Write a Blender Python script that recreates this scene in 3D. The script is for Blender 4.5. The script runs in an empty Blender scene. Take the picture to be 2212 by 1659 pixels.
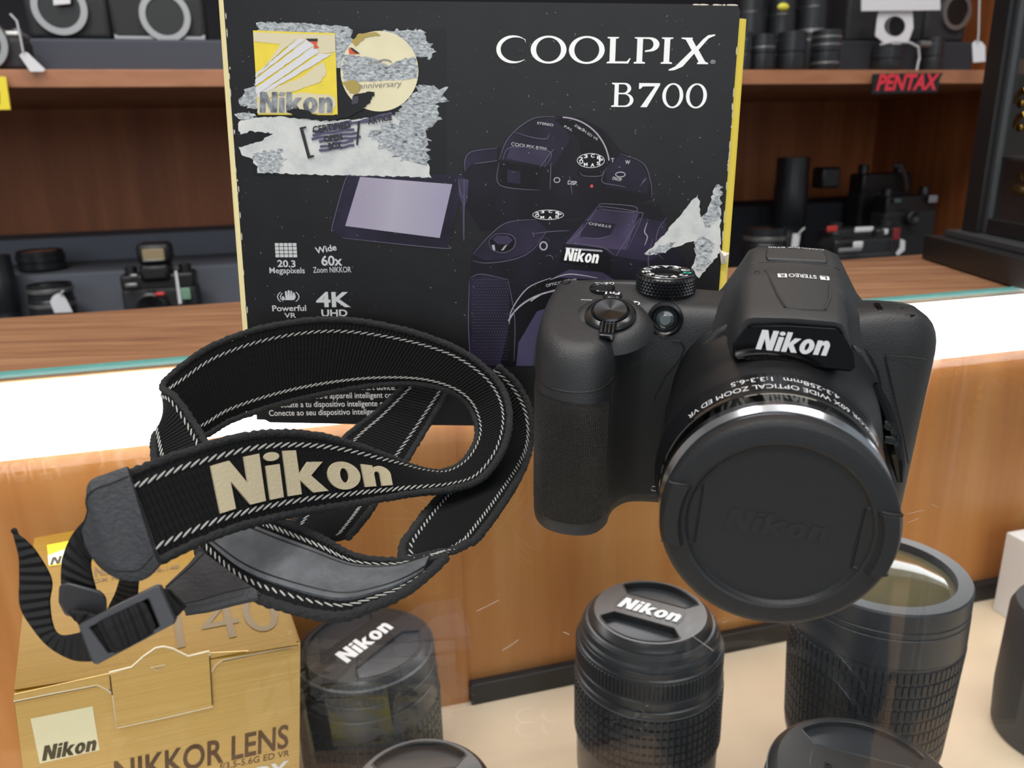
import bpy, bmesh, math, random
from mathutils import Vector, Matrix, Euler
random.seed(7)
SC = bpy.context.scene
COL = SC.collection
# ------------------------------------------------------------------ camera
FPX, CX, CY, W0, H0 = 1662.0, 1106.0, 829.5, 2212.0, 1659.0
PITCH, ROLL, EYE = math.radians(17), math.radians(1.44), 0.105
FWD = Vector((0, math.cos(PITCH), -math.sin(PITCH)))
R0_ = Vector((1, 0, 0)); U0_ = Vector((0, math.sin(PITCH), math.cos(PITCH)))
RGT = R0_*math.cos(ROLL) - U0_*math.sin(ROLL)
UPV = U0_*math.cos(ROLL) + R0_*math.sin(ROLL)
EYEP = Vector((0, 0, EYE))
cd = bpy.data.cameras.new('phone_view'); cam = bpy.data.objects.new('phone_view', cd); COL.objects.link(cam)
m = Matrix((( RGT.x, UPV.x, -FWD.x, EYEP.x), (RGT.y, UPV.y, -FWD.y, EYEP.y), (RGT.z, UPV.z, -FWD.z, EYEP.z), (0, 0, 0, 1)))
cam.matrix_world = m
cd.sensor_fit = 'HORIZONTAL'; cd.sensor_width = 36; cd.lens = 36*FPX/W0
cd.clip_start = 0.01; cd.clip_end = 50
cd.dof.use_dof = True; cd.dof.focus_distance = 0.235; cd.dof.aperture_fstop = 20
SC.camera = cam
# ------------------------------------------------------------------ world, room lamps, added fill lights, exposure
wd = bpy.data.worlds.new('shop_ambience'); SC.world = wd; wd.use_nodes = True
bg = wd.node_tree.nodes['Background']; bg.inputs[0].default_value = (0.86, 0.93, 1.0, 1); bg.inputs[1].default_value = 0.40
def area(name, loc, target, sx, sy, power, color=(1, .97, .93)):
    l = bpy.data.lights.new(name, 'AREA'); l.shape = 'RECTANGLE'; l.size = sx; l.size_y = sy
    l.energy = power; l.color = color
    o = bpy.data.objects.new(name, l); COL.objects.link(o); o.location = loc
    d = Vector(target) - Vector(loc); o.rotation_euler = d.to_track_quat('-Z', 'Y').to_euler()
    return o
area('ceiling_and_fill_lamp', (-0.55, 0.10, 1.75), (-.45, .25, 0), 0.28, 1.3, 17)
area('ceiling_and_fill_lamp', (0.55, 0.25, 1.75), (.45, .3, 0), 0.28, 1.3, 17)
area('ceiling_and_fill_lamp', (-0.25, -0.75, 1.75), (-.05, .25, 0), 1.3, 0.28, 20)  # added fill from behind the viewer, brightens the front faces
area('low_front_fill', (0.3, -3.2, 1.15), (0, .6, 0), 3.2, 1.5, 36, (.95, .98, 1))  # added front fill for the cabinet's lower back panel, no window known
SC.view_settings.view_transform = 'Standard'; SC.view_settings.look = 'None'
SC.view_settings.gamma = 1; SC.view_settings.use_curve_mapping = False
SC.view_settings.exposure = 0.0
SC.cycles.max_bounces = 10; SC.cycles.transparent_max_bounces = 16
SC.cycles.use_denoising = True
# ------------------------------------------------------------------ rays and frames
def ray(x, y): return FWD + RGT*((x-CX)/FPX) - UPV*((y-CY)/FPX)
def onz(x, y, z=0.0):
    d = ray(x, y); return EYEP + d*((z-EYE)/d.z)
def ony(x, y, Y):
    d = ray(x, y); return EYEP + d*(Y/d.y)
DD = Vector((0.9671, 0.2543, 0)); NN = Vector((-0.2543, 0.9671, 0))      # along / across the counter
def K(d, c, z): return DD*d + NN*c + Vector((0, 0, z))
def onc(x, y, c):
    d = ray(x, y); return EYEP + d*(c/d.dot(NN))
def kc(x, y, c):
    P = onc(x, y, c); return P.dot(DD), P.z
class Frame:
    def __init__(s, o, X, Y):
        s.o = Vector(o); s.X = Vector(X).normalized(); s.Y = Vector(Y).normalized(); s.N = s.X.cross(s.Y)
    def p(s, u, v, w=0.0): return s.o + s.X*u + s.Y*v + s.N*w
    def uv(s, px, py):
        d = ray(px, py); P = EYEP + d*((s.o-EYEP).dot(s.N)/d.dot(s.N)) - s.o
        return (P.dot(s.X), P.dot(s.Y))
# ------------------------------------------------------------------ materials
def lin(h):
    if not isinstance(h, str): return h
    o = []
    for i in (0, 2, 4):
        c = int(h[i:i+2], 16)/255; o.append(c/12.92 if c <= .04045 else ((c+.055)/1.055)**2.4)
    return tuple(o)
MATS = {}
def mat(name, col, rough=.5, metal=0., spec=.5, coat=0., bump=0., bscale=400., mottled=0., mscale=60., emit=0., sheen=0., aniso=None):
    if name in MATS: return MATS[name]
    mt = bpy.data.materials.new(name); mt.use_nodes = True; nt = mt.node_tree; b = nt.nodes['Principled BSDF']
    c = lin(col); b.inputs['Base Color'].default_value = (*c, 1); b.inputs['Roughness'].default_value = rough
    b.inputs['Metallic'].default_value = metal; b.inputs['Specular IOR Level'].default_value = spec
    b.inputs['Coat Weight'].default_value = coat
    if sheen: b.inputs['Sheen Weight'].default_value = sheen
    if emit:
        b.inputs['Emission Color'].default_value = (*c, 1); b.inputs['Emission Strength'].default_value = emit
    tc = nt.nodes.new('ShaderNodeTexCoord')
    if bump:
        n = nt.nodes.new('ShaderNodeTexNoise'); n.inputs['Scale'].default_value = bscale; n.inputs['Detail'].default_value = 3
        nt.links.new(tc.outputs['Object'], n.inputs['Vector'])
        bp = nt.nodes.new('ShaderNodeBump'); bp.inputs['Strength'].default_value = bump; bp.inputs['Distance'].default_value = .001
        nt.links.new(n.outputs['Fac'], bp.inputs['Height']); nt.links.new(bp.outputs['Normal'], b.inputs['Normal'])
    if mottled:
        n = nt.nodes.new('ShaderNodeTexNoise'); n.inputs['Scale'].default_value = mscale; n.inputs['Detail'].default_value = 6
        nt.links.new(tc.outputs['Object'], n.inputs['Vector'])
        r = nt.nodes.new('ShaderNodeValToRGB'); r.color_ramp.elements[0].position = .3; r.color_ramp.elements[1].position = .72
        r.color_ramp.elements[0].color = (*[x*(1-mottled) for x in c], 1); r.color_ramp.elements[1].color = (*[min(1, x*(1+mottled)) for x in c], 1)
        nt.links.new(n.outputs['Fac'], r.inputs['Fac']); nt.links.new(r.outputs['Color'], b.inputs['Base Color'])
    MATS[name] = mt; return mt
def ramp_mat(name, stops, scale=(1, 1, 1), rough=.5, spec=.4, detail=4, nscale=1., rot=(0, 0, 0), bump=0., distort=0., metal=0., coat=0.):
    if name in MATS: return MATS[name]
    mt = bpy.data.materials.new(name); mt.use_nodes = True; nt = mt.node_tree; b = nt.nodes['Principled BSDF']
    tc = nt.nodes.new('ShaderNodeTexCoord'); mp = nt.nodes.new('ShaderNodeMapping')
    mp.inputs['Rotation'].default_value = rot; mp.inputs['Scale'].default_value = scale
    nt.links.new(tc.outputs['Object'], mp.inputs['Vector'])
    n = nt.nodes.new('ShaderNodeTexNoise'); n.inputs['Scale'].default_value = nscale; n.inputs['Detail'].default_value = detail
    n.inputs['Distortion'].default_value = distort; n.inputs['Roughness'].default_value = .6
    nt.links.new(mp.outputs['Vector'], n.inputs['Vector'])
    r = nt.nodes.new('ShaderNodeValToRGB')
    els = r.color_ramp.elements
    while len(els) < len(stops): els.new(.5)
    for e, (p, c) in zip(els, stops): e.position = p; e.color = (*lin(c), 1)
    nt.links.new(n.outputs['Fac'], r.inputs['Fac']); nt.links.new(r.outputs['Color'], b.inputs['Base Color'])
    b.inputs['Roughness'].default_value = rough; b.inputs['Specular IOR Level'].default_value = spec
    b.inputs['Metallic'].default_value = metal; b.inputs['Coat Weight'].default_value = coat
    if bump:
        bp = nt.nodes.new('ShaderNodeBump'); bp.inputs['Strength'].default_value = bump; bp.inputs['Distance'].default_value = .001
        nt.links.new(n.outputs['Fac'], bp.inputs['Height']); nt.links.new(bp.outputs['Normal'], b.inputs['Normal'])
    MATS[name] = mt; return mt
def glass_mat(name, tint=(1, 1, 1), f0=.04, rough=0.0):
    if name in MATS: return MATS[name]
    mt = bpy.data.materials.new(name); mt.use_nodes = True; nt = mt.node_tree; nt.nodes.clear()
    out = nt.nodes.new('ShaderNodeOutputMaterial'); mx = nt.nodes.new('ShaderNodeMixShader')
    tr = nt.nodes.new('ShaderNodeBsdfTransparent'); tr.inputs[0].default_value = (*tint, 1)
    gl = nt.nodes.new('ShaderNodeBsdfGlossy'); gl.inputs['Roughness'].default_value = rough
    lw = nt.nodes.new('ShaderNodeLayerWeight'); lw.inputs['Blend'].default_value = .5
    pw = nt.nodes.new('ShaderNodeMath'); pw.operation = 'POWER'; pw.inputs[1].default_value = 5
    ml = nt.nodes.new('ShaderNodeMath'); ml.operation = 'MULTIPLY_ADD'; ml.inputs[1].default_value = 1-f0; ml.inputs[2].default_value = f0
    nt.links.new(lw.outputs['Facing'], pw.inputs[0]); nt.links.new(pw.outputs[0], ml.inputs[0]); nt.links.new(ml.outputs[0], mx.inputs[0])
    nt.links.new(tr.outputs[0], mx.inputs[1]); nt.links.new(gl.outputs[0], mx.inputs[2]); nt.links.new(mx.outputs[0], out.inputs[0])
    MATS[name] = mt; return mt
def grid_bump(name, col, rough, fu, fv, strength, spec=.4, diag=True, dist=.001):
    """rubber / woven cloth: relief from the part's own UVs (metres)"""
    if name in MATS: return MATS[name]
    mt = mat(name, col, rough, spec=spec); nt = mt.node_tree; b = nt.nodes['Principled BSDF']
    uv = nt.nodes.new('ShaderNodeUVMap'); sp = nt.nodes.new('ShaderNodeSeparateXYZ'); nt.links.new(uv.outputs[0], sp.inputs[0])
    def M(op, a, bb):
        n = nt.nodes.new('ShaderNodeMath'); n.operation = op
        for i, x in enumerate((a, bb)):
            if x is None: continue
            if hasattr(x, 'links'): nt.links.new(x, n.inputs[i])
            else: n.inputs[i].default_value = x
        return n.outputs[0]
    u = M('MULTIPLY', sp.outputs[0], fu); v = M('MULTIPLY', sp.outputs[1], fv)
    if diag: a, c = M('ADD', u, v), M('SUBTRACT', u, v)
    else: a, c = u, v
    h = M('MULTIPLY', M('SINE', a, None), M('SINE', c, None)) if diag else M('ADD', M('SINE', a, None), M('MULTIPLY', M('SINE', c, None), .08))
    bp = nt.nodes.new('ShaderNodeBump'); bp.inputs['Strength'].default_value = strength; bp.inputs['Distance'].default_value = dist
    nt.links.new(h, bp.inputs['Height']); nt.links.new(bp.outputs['Normal'], b.inputs['Normal'])
    return mt
# ------------------------------------------------------------------ objects
WM = {}
def tag(o, label=None, cat=None, group=None, kind=None):
    if label: o['label'] = label
    if cat: o['category'] = cat
    if group: o['group'] = group
    if kind: o['kind'] = kind
    return o
def thing(name, label, cat, mw=None, group=None):
    o = bpy.data.objects.new(name, None); COL.objects.link(o); o.empty_display_size = .02
    mw = Matrix.Identity(4) if mw is None else mw
    o.matrix_world = mw; WM[o] = mw.copy()
    return tag(o, label, cat, group)
def T(loc, rz=0): return Matrix.Translation(Vector(loc)) @ Matrix.Rotation(rz, 4, 'Z')
class G:
    def __init__(s): s.v = []; s.f = []; s.m = []; s.uv = {}
    def add(s, vs, fs, mi=0):
        b = len(s.v); s.v += [Vector(v) for v in vs]; s.f += [tuple(i+b for i in f) for f in fs]; s.m += [mi]*len(fs); return b
    def box(s, c, size, rot=None, mi=0):
        x, y, z = [a/2 for a in size]; c = Vector(c)
        vs = [Vector(p) for p in ((-x,-y,-z),(x,-y,-z),(x,y,-z),(-x,y,-z),(-x,-y,z),(x,-y,z),(x,y,z),(-x,y,z))]
        if rot is not None: vs = [rot @ v for v in vs]
        s.add([v+c for v in vs], [(0,3,2,1),(4,5,6,7),(0,1,5,4),(1,2,6,5),(2,3,7,6),(3,0,4,7)], mi); return s
    def kbox(s, d0, d1, c0, c1, z0, z1, mi=0):
        P = [K(d, c, z) for z in (z0, z1) for d, c in ((d0,c0),(d1,c0),(d1,c1),(d0,c1))]
        s.add(P, [(0,3,2,1),(4,5,6,7),(0,1,5,4),(1,2,6,5),(2,3,7,6),(3,0,4,7)], mi); return s
    def loft(s, rings, cap0=True, cap1=True, closed=True, mi=0, uvs=None):
        n = len(rings[0]); vs = [p for r in rings for p in r]; fs = []
        for i in range(len(rings)-1):
            for j in range(n if closed else n-1):
                k = (j+1) % n; fs.append((i*n+j, i*n+k, (i+1)*n+k, (i+1)*n+j))
        if cap0: fs.append(tuple(reversed(range(n))))
        if cap1: fs.append(tuple((len(rings)-1)*n+j for j in range(n)))
        b = s.add(vs, fs, mi)
        if uvs:
            for i, q in enumerate(uvs): s.uv[b+i] = q
        return s
    def lathe(s, prof, n=48, M=None, mi=0, cap0=False, cap1=False):
        rings = []
        for r, z in prof:
            ring = [Vector((r*math.cos(2*math.pi*j/n), r*math.sin(2*math.pi*j/n), z)) for j in range(n)]
            rings.append([M @ p for p in ring] if M is not None else ring)
        return s.loft(rings, cap0, cap1, True, mi)
    def tube(s, path, r, n=8, closed=False, mi=0):
        path = [Vector(p) for p in path]; N = len(path); rings = []
        up = Vector((.13, .21, 1)).normalized()
        for i, p in enumerate(path):
            a = path[(i-1) % N] if closed or i > 0 else p; c = path[(i+1) % N] if closed or i < N-1 else p
            t = (c-a).normalized(); x = t.cross(up)
            if x.length < .05: x = t.cross(Vector((1, .1, 0)))
            x.normalize(); y = t.cross(x); rr = r[i] if isinstance(r, (list, tuple)) else r
            rings.append([p + x*(rr*math.cos(2*math.pi*j/n)) + y*(rr*math.sin(2*math.pi*j/n)) for j in range(n)])
        if closed: rings.append(rings[0])
        return s.loft(rings, not closed, not closed, True, mi)
    def prism(s, pts, fn, w0, w1, mi=0):
        n = len(pts)
        vs = [fn(u, v, w0) for u, v in pts] + [fn(u, v, w1) for u, v in pts]
        fs = [tuple(reversed(range(n))), tuple(range(n, 2*n))] + [(i, (i+1) % n, n+(i+1) % n, n+i) for i in range(n)]
        s.add(vs, fs, mi); return s
    def ell(s, c, ax, ay, az, n=8, k=5, mi=0):
        c = Vector(c); rings = []
        for i in range(k+1):
            t = math.pi*i/k; rr = max(math.sin(t), .02)
            rings.append([c + az*(-math.cos(t)) + ax*(rr*math.cos(2*math.pi*j/n)) + ay*(rr*math.sin(2*math.pi*j/n)) for j in range(n)])
        return s.loft(rings, True, True, True, mi)
def build(name, g, mt, parent=None, label=None, local=False, sharp=35, bevel=0., seg=2, subsurf=0, smooth=True, wn=False):
    """one mesh object out of a G; world coordinates unless local"""
    mesh = bpy.data.meshes.new(name)
    mw = WM.get(parent, Matrix.Identity(4)) if parent else Matrix.Identity(4)
    vs = g.v
    if parent and not local:
        inv = mw.inverted(); vs = [inv @ v for v in vs]
    mesh.from_pydata([tuple(v) for v in vs], [], g.f); mesh.update()
    for x in (mt if isinstance(mt, (list, tuple)) else [mt]): mesh.materials.append(x)
    mesh.polygons.foreach_set('material_index', g.m)
    if g.uv:
        l = mesh.uv_layers.new(name='UVMap')
        for lp in mesh.loops:
            l.data[lp.index].uv = g.uv.get(lp.vertex_index, (0, 0))
    bm = bmesh.new(); bm.from_mesh(mesh); bmesh.ops.recalc_face_normals(bm, faces=bm.faces); bm.to_mesh(mesh); bm.free()
    if smooth:
        mesh.polygons.foreach_set('use_smooth', [True]*len(mesh.polygons)); mesh.set_sharp_from_angle(angle=math.radians(sharp))
    o = bpy.data.objects.new(name, mesh); COL.objects.link(o)
    if parent:
        o.parent = parent; WM[o] = mw.copy()
    else: WM[o] = Matrix.Identity(4)
    if bevel:
        b = o.modifiers.new('bevel', 'BEVEL'); b.width = bevel; b.segments = seg; b.limit_method = 'ANGLE'; b.angle_limit = math.radians(40); b.harden_normals = False
    if subsurf:
        b = o.modifiers.new('sub', 'SUBSURF'); b.levels = subsurf; b.render_levels = subsurf
    if label: o['label'] = label
    return o
def copy_tree(o, mw=None, parent=None):
    c = o.copy(); COL.objects.link(c)
    if parent: c.parent = parent
    if mw is not None: c.matrix_world = mw; WM[c] = mw.copy()
    for ch in list(o.children): copy_tree(ch, None, c)
    return c
# ------------------------------------------------------------------ 2D shapes and lettering
def fill(contours):
    cu = bpy.data.curves.new('tmp', 'CURVE'); cu.dimensions = '2D'; cu.fill_mode = 'BOTH'
    for c in contours:
        sp = cu.splines.new('POLY'); sp.points.add(len(c)-1)
        for p, q in zip(sp.points, c): p.co = (q[0], q[1], 0, 1)
        sp.use_cyclic_u = True
    o = bpy.data.objects.new('tmp', cu); me = bpy.data.meshes.new_from_object(o)
    vs = [tuple(v.co[:2]) for v in me.vertices]; fs = [tuple(p.vertices) for p in me.polygons]
    bpy.data.objects.remove(o); bpy.data.curves.remove(cu); bpy.data.meshes.remove(me)
    return vs, fs
def font2d(s, bold=0., shear=0., space=1.):
    cu = bpy.data.curves.new('tmp', 'FONT'); cu.body = s; cu.fill_mode = 'BOTH'; cu.offset = bold; cu.shear = shear; cu.space_character = space; cu.resolution_u = 4
    o = bpy.data.objects.new('tmp', cu); me = bpy.data.meshes.new_from_object(o)
    vs = [tuple(v.co[:2]) for v in me.vertices]; fs = [tuple(p.vertices) for p in me.polygons]
    bpy.data.objects.remove(o); bpy.data.curves.remove(cu); bpy.data.meshes.remove(me)
    return vs, fs
CAPH = max(v[1] for v in font2d('H')[0])
def arc(cx, cy, rx, ry, a0, a1, n=20):
    return [(cx+rx*math.cos(math.radians(a0+(a1-a0)*i/n)), cy+ry*math.sin(math.radians(a0+(a1-a0)*i/n))) for i in range(n+1)]
def circ(cx, cy, rx, ry, n=36): return arc(cx, cy, rx, ry, 0, 360, n)[:-1]
def dens(c, step):
    out = []
    for a, b in zip(c, c[1:]+c[:1]):
        k = max(1, int(math.hypot(b[0]-a[0], b[1]-a[1])/step)); out += [(a[0]+(b[0]-a[0])*i/k, a[1]+(b[1]-a[1])*i/k) for i in range(k)]
    return out
def nikon2d(shear=.22, step=None):
    """heavy slanted five letter word mark, height 1"""
    L = []
    x = 0
    L.append([(x+a, b) for a, b in ((0,0),(0,1),(.34,1),(.62,.44),(.62,1),(.92,1),(.92,0),(.6,0),(.3,.58),(.3,0))]); x += 1.02
    L.append([(x+a, b) for a, b in ((0,0),(0,.72),(.28,.72),(.28,0))]); L.append([(x+a, b) for a, b in circ(.14,.9,.155,.095,20)]); x += .38
    L.append([(x+a, b) for a, b in ((0,0),(0,1),(.28,1),(.28,.45),(.5,.72),(.83,.72),(.53,.4),(.86,0),(.53,0),(.28,.32),(.28,0))]); x += .9
    L.append([(x+a, b) for a, b in circ(.38,.36,.38,.38,32)]); L.append([(x+a, b) for a, b in circ(.38,.36,.105,.2,20)]); x += .84
    n = [(0,0),(0,.72),(.27,.72),(.27,.62)] + arc(.47,.43,.25,.31,125,0,12) + [(.72,0),(.44,0)] + arc(.36,.4,.08,.12,0,180,8) + [(.28,0)]
    L.append([(x+a, b) for a, b in n]); x += .72
    L = [[((a+b*shear), b) for a, b in c] for c in L]
    mx = max(a for c in L for a, b in c)
    L = [[(a/mx, b) for a, b in c] for c in L]
    if step: L = [dens(c, step) for c in L]
    return L
SQ = lambda x0, y0, x1, y1: [(x0,y0),(x1,y0),(x1,y1),(x0,y1)]
def coolpix2d():
    """wide serif capitals; returns contours, x in heights"""
    L = []; x = 0
    def C(x):
        o = arc(.62,.5,.62,.53,48,312,30); i = arc(.72,.5,.56,.455,-52+360-4,56,30)
        return [(x+a, b) for a, b in o+[(1.1,.03),(1.13,.17)][:1]+i+[(1.09,.74),(1.06,.90)]]
    L.append(C(x)); x += 1.27
    for k in range(2):
        L.append([(x+a, b) for a, b in circ(.66,.5,.66,.53,40)]); L.append([(x+a, b) for a, b in circ(.66,.5,.46,.455,36)]); x += 1.41
    L.append([(x+a, b) for a, b in ((0,0),(0,.05),(.1,.08),(.1,.93),(0,.96),(0,1),(.42,1),(.42,.96),(.31,.93),(.31,.08),(.74,.08),(.84,.2),(.88,.2),(.8,0))]); x += 1.0
    L.append([(x+a, b) for a, b in [(0,0),(0,.05),(.1,.08),(.1,.93),(0,.96),(0,1),(.55,1)] + arc(.56,.73,.36,.27,90,-90,16) + [(.4,.44),(.4,.5)] + [(.5,.52)] + arc(.5,.73,.2,.205,-80,90,12)[1:] + [(.31,.94),(.31,.08),(.42,.05),(.42,0)]]); x += 1.0
    L.append([(x+a, b) for a, b in ((0,0),(0,.05),(.1,.08),(.1,.93),(0,.96),(0,1),(.42,1),(.42,.96),(.31,.93),(.31,.08),(.42,.05),(.42,0))]); x += .42
    L.append([(x+a, b) for a, b in ((.3,.96),(.3,1),(.72,1),(.7,.94),(.86,.66),(1.1,.95),(1.28,1.1),(1.52,1.13),(1.54,1.09),(1.3,.98),(.95,.54),(1.22,.1),(1.34,.04),(1.34,0),(.93,0),(.93,.05),(.98,.09),(.8,.4),(.4,-.1),(.1,-.24),(-.1,-.26),(-.12,-.22),(.12,-.1),(.7,.52),(.46,.92))])
    return L
def b7002d():
    L = []; x = 0
    L.append([(x+a, b) for a, b in [(0,0),(0,.05),(.1,.08),(.1,.92),(0,.95),(0,1),(.45,1)] + arc(.46,.77,.24,.23,90,-75,14) + arc(.5,.28,.3,.28,80,-90,16)])
    L.append([(x+a, b) for a, b in [(.25,.94),(.4,.94)] + arc(.42,.765,.15,.175,90,-90,10) + [(.25,.59)]]); L.append([(x+a, b) for a, b in [(.25,.53),(.42,.53)] + arc(.46,.295,.21,.235,90,-90,10) + [(.25,.06)]]); x += .96
    L.append([(x+a, b) for a, b in ((.02,.76),(.02,1),(.78,1),(.78,.93),(.34,0),(.10,0),(.14,.06),(.6,.87),(.16,.86),(.08,.76))]); x += .88
    for k in range(2):
        L.append([(x+a, b) for a, b in circ(.38,.49,.38,.52,36)]); L.append([(x+a, b) for a, b in circ(.38,.49,.25,.455,30)]); x += .86
    return L
def put2d(vf, fn, name, mt, parent, label=None, fit=None, w=0., thick=0., local=False):
    """2D filled shape through fn(u,v,w) as one part"""
    vs, fs = vf
    if fit:
        x0 = min(a for a, b in vs); x1 = max(a for a, b in vs)
        vs = [((a-x0)/(x1-x0)*fit[0], b*fit[1]) for a, b in vs]
    g = G(); g.add([fn(a, b, w+thick) for a, b in vs], fs)
    if thick:
        n = len(vs); cnt = {}
        for f in fs:
            for a, b in zip(f, f[1:]+f[:1]): cnt[(a, b)] = 1
        g2 = [(a, b) for (a, b) in cnt if (b, a) not in cnt]
        base = g.add([fn(a, b, w) for a, b in vs], [])
        for a, b in g2: g.f.append((b, a, base+a, base+b)); g.m.append(0)
    return build(name, g, mt, parent, label, local=local, smooth=False)
def line_frame(fr, p0, p1):
    """fn along the pixel line p0->p1 on frame fr, plus its length"""
    a = Vector(fr.uv(*p0)); b = Vector(fr.uv(*p1)); d = (b-a); L = d.length; d = d/L; e = Vector((-d.y, d.x))
    return (lambda u, v, w: fr.p(a.x+d.x*u+e.x*v, a.y+d.y*u+e.y*v, w)), L
def px_h(fr, p, h):
    a = Vector(fr.uv(p[0], p[1])); b = Vector(fr.uv(p[0], p[1]-h)); return (b-a).length
def text_px(fr, s, p0, p1, h, name, mt, parent, w=.0004, bold=0., shear=0., label=None):
    fn, L = line_frame(fr, p0, p1); hh = px_h(fr, p0, h)
    return put2d(font2d(s, bold, shear), fn, name, mt, parent, label, fit=(L, hh/CAPH), w=w)
def shape_px(fr, contours, name, mt, parent, w=.0002, label=None, thick=0.):
    return put2d(fill([[fr.uv(*p) for p in c] for c in contours]), fr.p, name, mt, parent, label, w=w, thick=thick)
def jag(pts, amp, step=5., seed=1):
    """torn outline: subdivide a pixel polygon and shake it"""
    rnd = random.Random(seed); out = []
    for a, b in zip(pts, pts[1:]+pts[:1]):
        k = max(1, int(math.hypot(b[0]-a[0], b[1]-a[1])/step))
        for i in range(k):
            t = i/k; out.append((a[0]+(b[0]-a[0])*t+rnd.uniform(-amp, amp), a[1]+(b[1]-a[1])*t+rnd.uniform(-amp, amp)*.6))
    return out
def cr(P, t):
    """Catmull-Rom through list P of vectors, t in 0..1"""
    n = len(P)-1; x = min(max(t, 0), 1)*n; i = min(int(x), n-1); f = x-i
    p0 = P[max(i-1, 0)]; p1 = P[i]; p2 = P[i+1]; p3 = P[min(i+2, n)]
    return (p1*2 + (p2-p0)*f + (p0*2-p1*5+p2*4-p3)*f*f + (p1*3-p0-p2*3+p3)*f*f*f)*.5
def cr_closed(P, N):
    n = len(P); out = []
    for k in range(N):
        x = k/N*n; i = int(x); f = x-i
        p0, p1, p2, p3 = P[(i-1) % n], P[i % n], P[(i+1) % n], P[(i+2) % n]
        out.append((p1*2 + (p2-p0)*f + (p0*2-p1*5+p2*4-p3)*f*f + (p1*3-p0-p2*3+p3)*f*f*f)*.5)
    return out
# ================================================================== the display counter
M_WOODP = ramp_mat('orange_veneer', [(.25, 'b4713a'), (.5, 'c6874a'), (.75, 'd49c60')], scale=(30, 30, 2.2), rough=.38, spec=.4, distort=.4)
M_WOODL = ramp_mat('worn_brown_wood', [(.2, '603f2d'), (.42, '825c42'), (.6, '966f52'), (.8, 'b08c6e')], scale=(7, 90, 60), rot=(0, 0, -math.atan2(.2543, .9671)), rough=.5, distort=.6, detail=8)
M_WOODD = ramp_mat('red_brown_veneer', [(.25, '7e4626'), (.5, '94552e'), (.75, 'a6653c')], scale=(40, 40, 2.5), rough=.5, distort=.4)
M_EDGEW = ramp_mat('shelf_edge_wood', [(.25, '8e5c40'), (.5, 'a06c4c'), (.75, 'ac7858')], scale=(14, 14, 60), rough=.45)
M_BEIGE = mat('beige_laminate', 'dbc8ae', .45, mottled=.05, mscale=20)
M_BLACKTRIM = mat('black_trim', '17181a', .45)
M_WHITELAMP = mat('lamp_diffuser', 'f8fbff', .5, emit=8.0)
M_GLASS = glass_mat('counter_glass', (.985, .995, .99), .045)
M_TEAL = mat('green_glass_edge', '3f7069', .15, spec=.6)
M_CLOTH = mat('slate_cloth', '6c7079', .95, bump=.3, bscale=900, spec=.1)
M_CLOTHD = mat('charcoal_cloth', '35363b', .95, bump=.3, bscale=900, spec=.1)
ctr = thing('display_counter', 'glass topped shop display counter with a lit orange wood interior', 'counter', T(K(0, .3, -.30)))
g = G(); g.kbox(-.75, .75, .02, .4436, -.0036, 0)
for i in range(len(g.f)):
    if i >= 2: g.m[i] = 1
build('glass_top', g, [M_GLASS, M_TEAL], ctr, 'clear glass top with a green edge', smooth=False)
FZ = -.262
g = G(); g.kbox(-.75, .75, 0.0, .456, FZ-.012, FZ); build('case_floor', g, M_BEIGE, ctr, 'beige laminate case floor')
sx, _ = kc(1003, 1300, .4436)
g = G(); g.kbox(sx, .75, .4446, .456, FZ, -.005); build('back_panel', g, M_WOODP, ctr, 'orange veneered back panel')
g = G(); g.kbox(-.75, sx-.0006, .4416, .456, FZ, -.005); build('back_panel', g, M_WOODP, ctr, 'orange veneered back panel')
g = G(); g.kbox(sx+.0005, .75, .437, .4442, FZ, FZ+.016); build('black_trim', g, M_BLACKTRIM, ctr, bevel=.001)
g = G(); g.kbox(-.74, .74, .4285, .4412, -.0445, -.0053); build('lamp_tray', g, M_WHITELAMP, ctr, 'glowing white light strip under the rear glass edge', bevel=.002)
g = G(); g.kbox(-.75, .75, .4446, .612, -.018, -.001); build('rear_ledge', g, M_WOODL, ctr, 'worn brown wooden ledge behind the glass', bevel=.0015)
# scratches and stray hairs on the glass
M_SCR = mat('scratch', 'b0a89e', .6)
rnd = random.Random(5)
for pts in ([(1030,1320),(1055,1308),(1078,1296)], [(1085,1405),(1105,1393),(1120,1382)], [(1217,1365),(1230,1371)], [(1960,1110),(1995,1102)], [(2012,1088),(2028,1097)], [(1962,1128),(1985,1120)], [(1495,1373),(1540,1405)], [(1538,1336),(1555,1310)], [(1560,1346),(1580,1338)]):
    g = G(); g.tube([onz(x, y, .0002) for x, y in pts], .00005, 5); build('scratch', g, M_SCR, ctr)
# ------------------------------------------------------------------ the wall cabinet
CF, CB = .95, 1.34
cab = thing('shelf_cabinet', 'brown wooden wall cabinet with open shelves behind the counter', 'cabinet', T(K(.2, 1.1, -.4)))
dl, dr = -.9, kc(2310, 140, CF)[0]
z1 = kc(240, 150, CF)[1]; z0 = kc(240, 189, CF)[1]
g = G(); g.kbox(dl, dr, CF, CB, z0, z1); build('upper_shelf', g, M_EDGEW, cab, 'upper shelf with worn orange brown edge', bevel=.001)
LZ = -.135
g = G(); g.kbox(dl, dr, .80, CB, LZ-.02, LZ); build('lower_shelf', g, M_CLOTHD, cab, 'lower shelf lined with charcoal cloth')
g = G(); g.kbox(dl, dr+.02, CB, CB+.02, -.4, .62); build('back_panel', g, M_WOODD, cab)
g = G(); g.kbox(dr, dr+.02, CF-.05, CB, -.4, .62); build('side_panel', g, M_WOODD, cab)
g = G(); g.kbox(dl-.02, dl, CF, CB, -.4, .62); build('side_panel', g, M_WOODD, cab)
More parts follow.
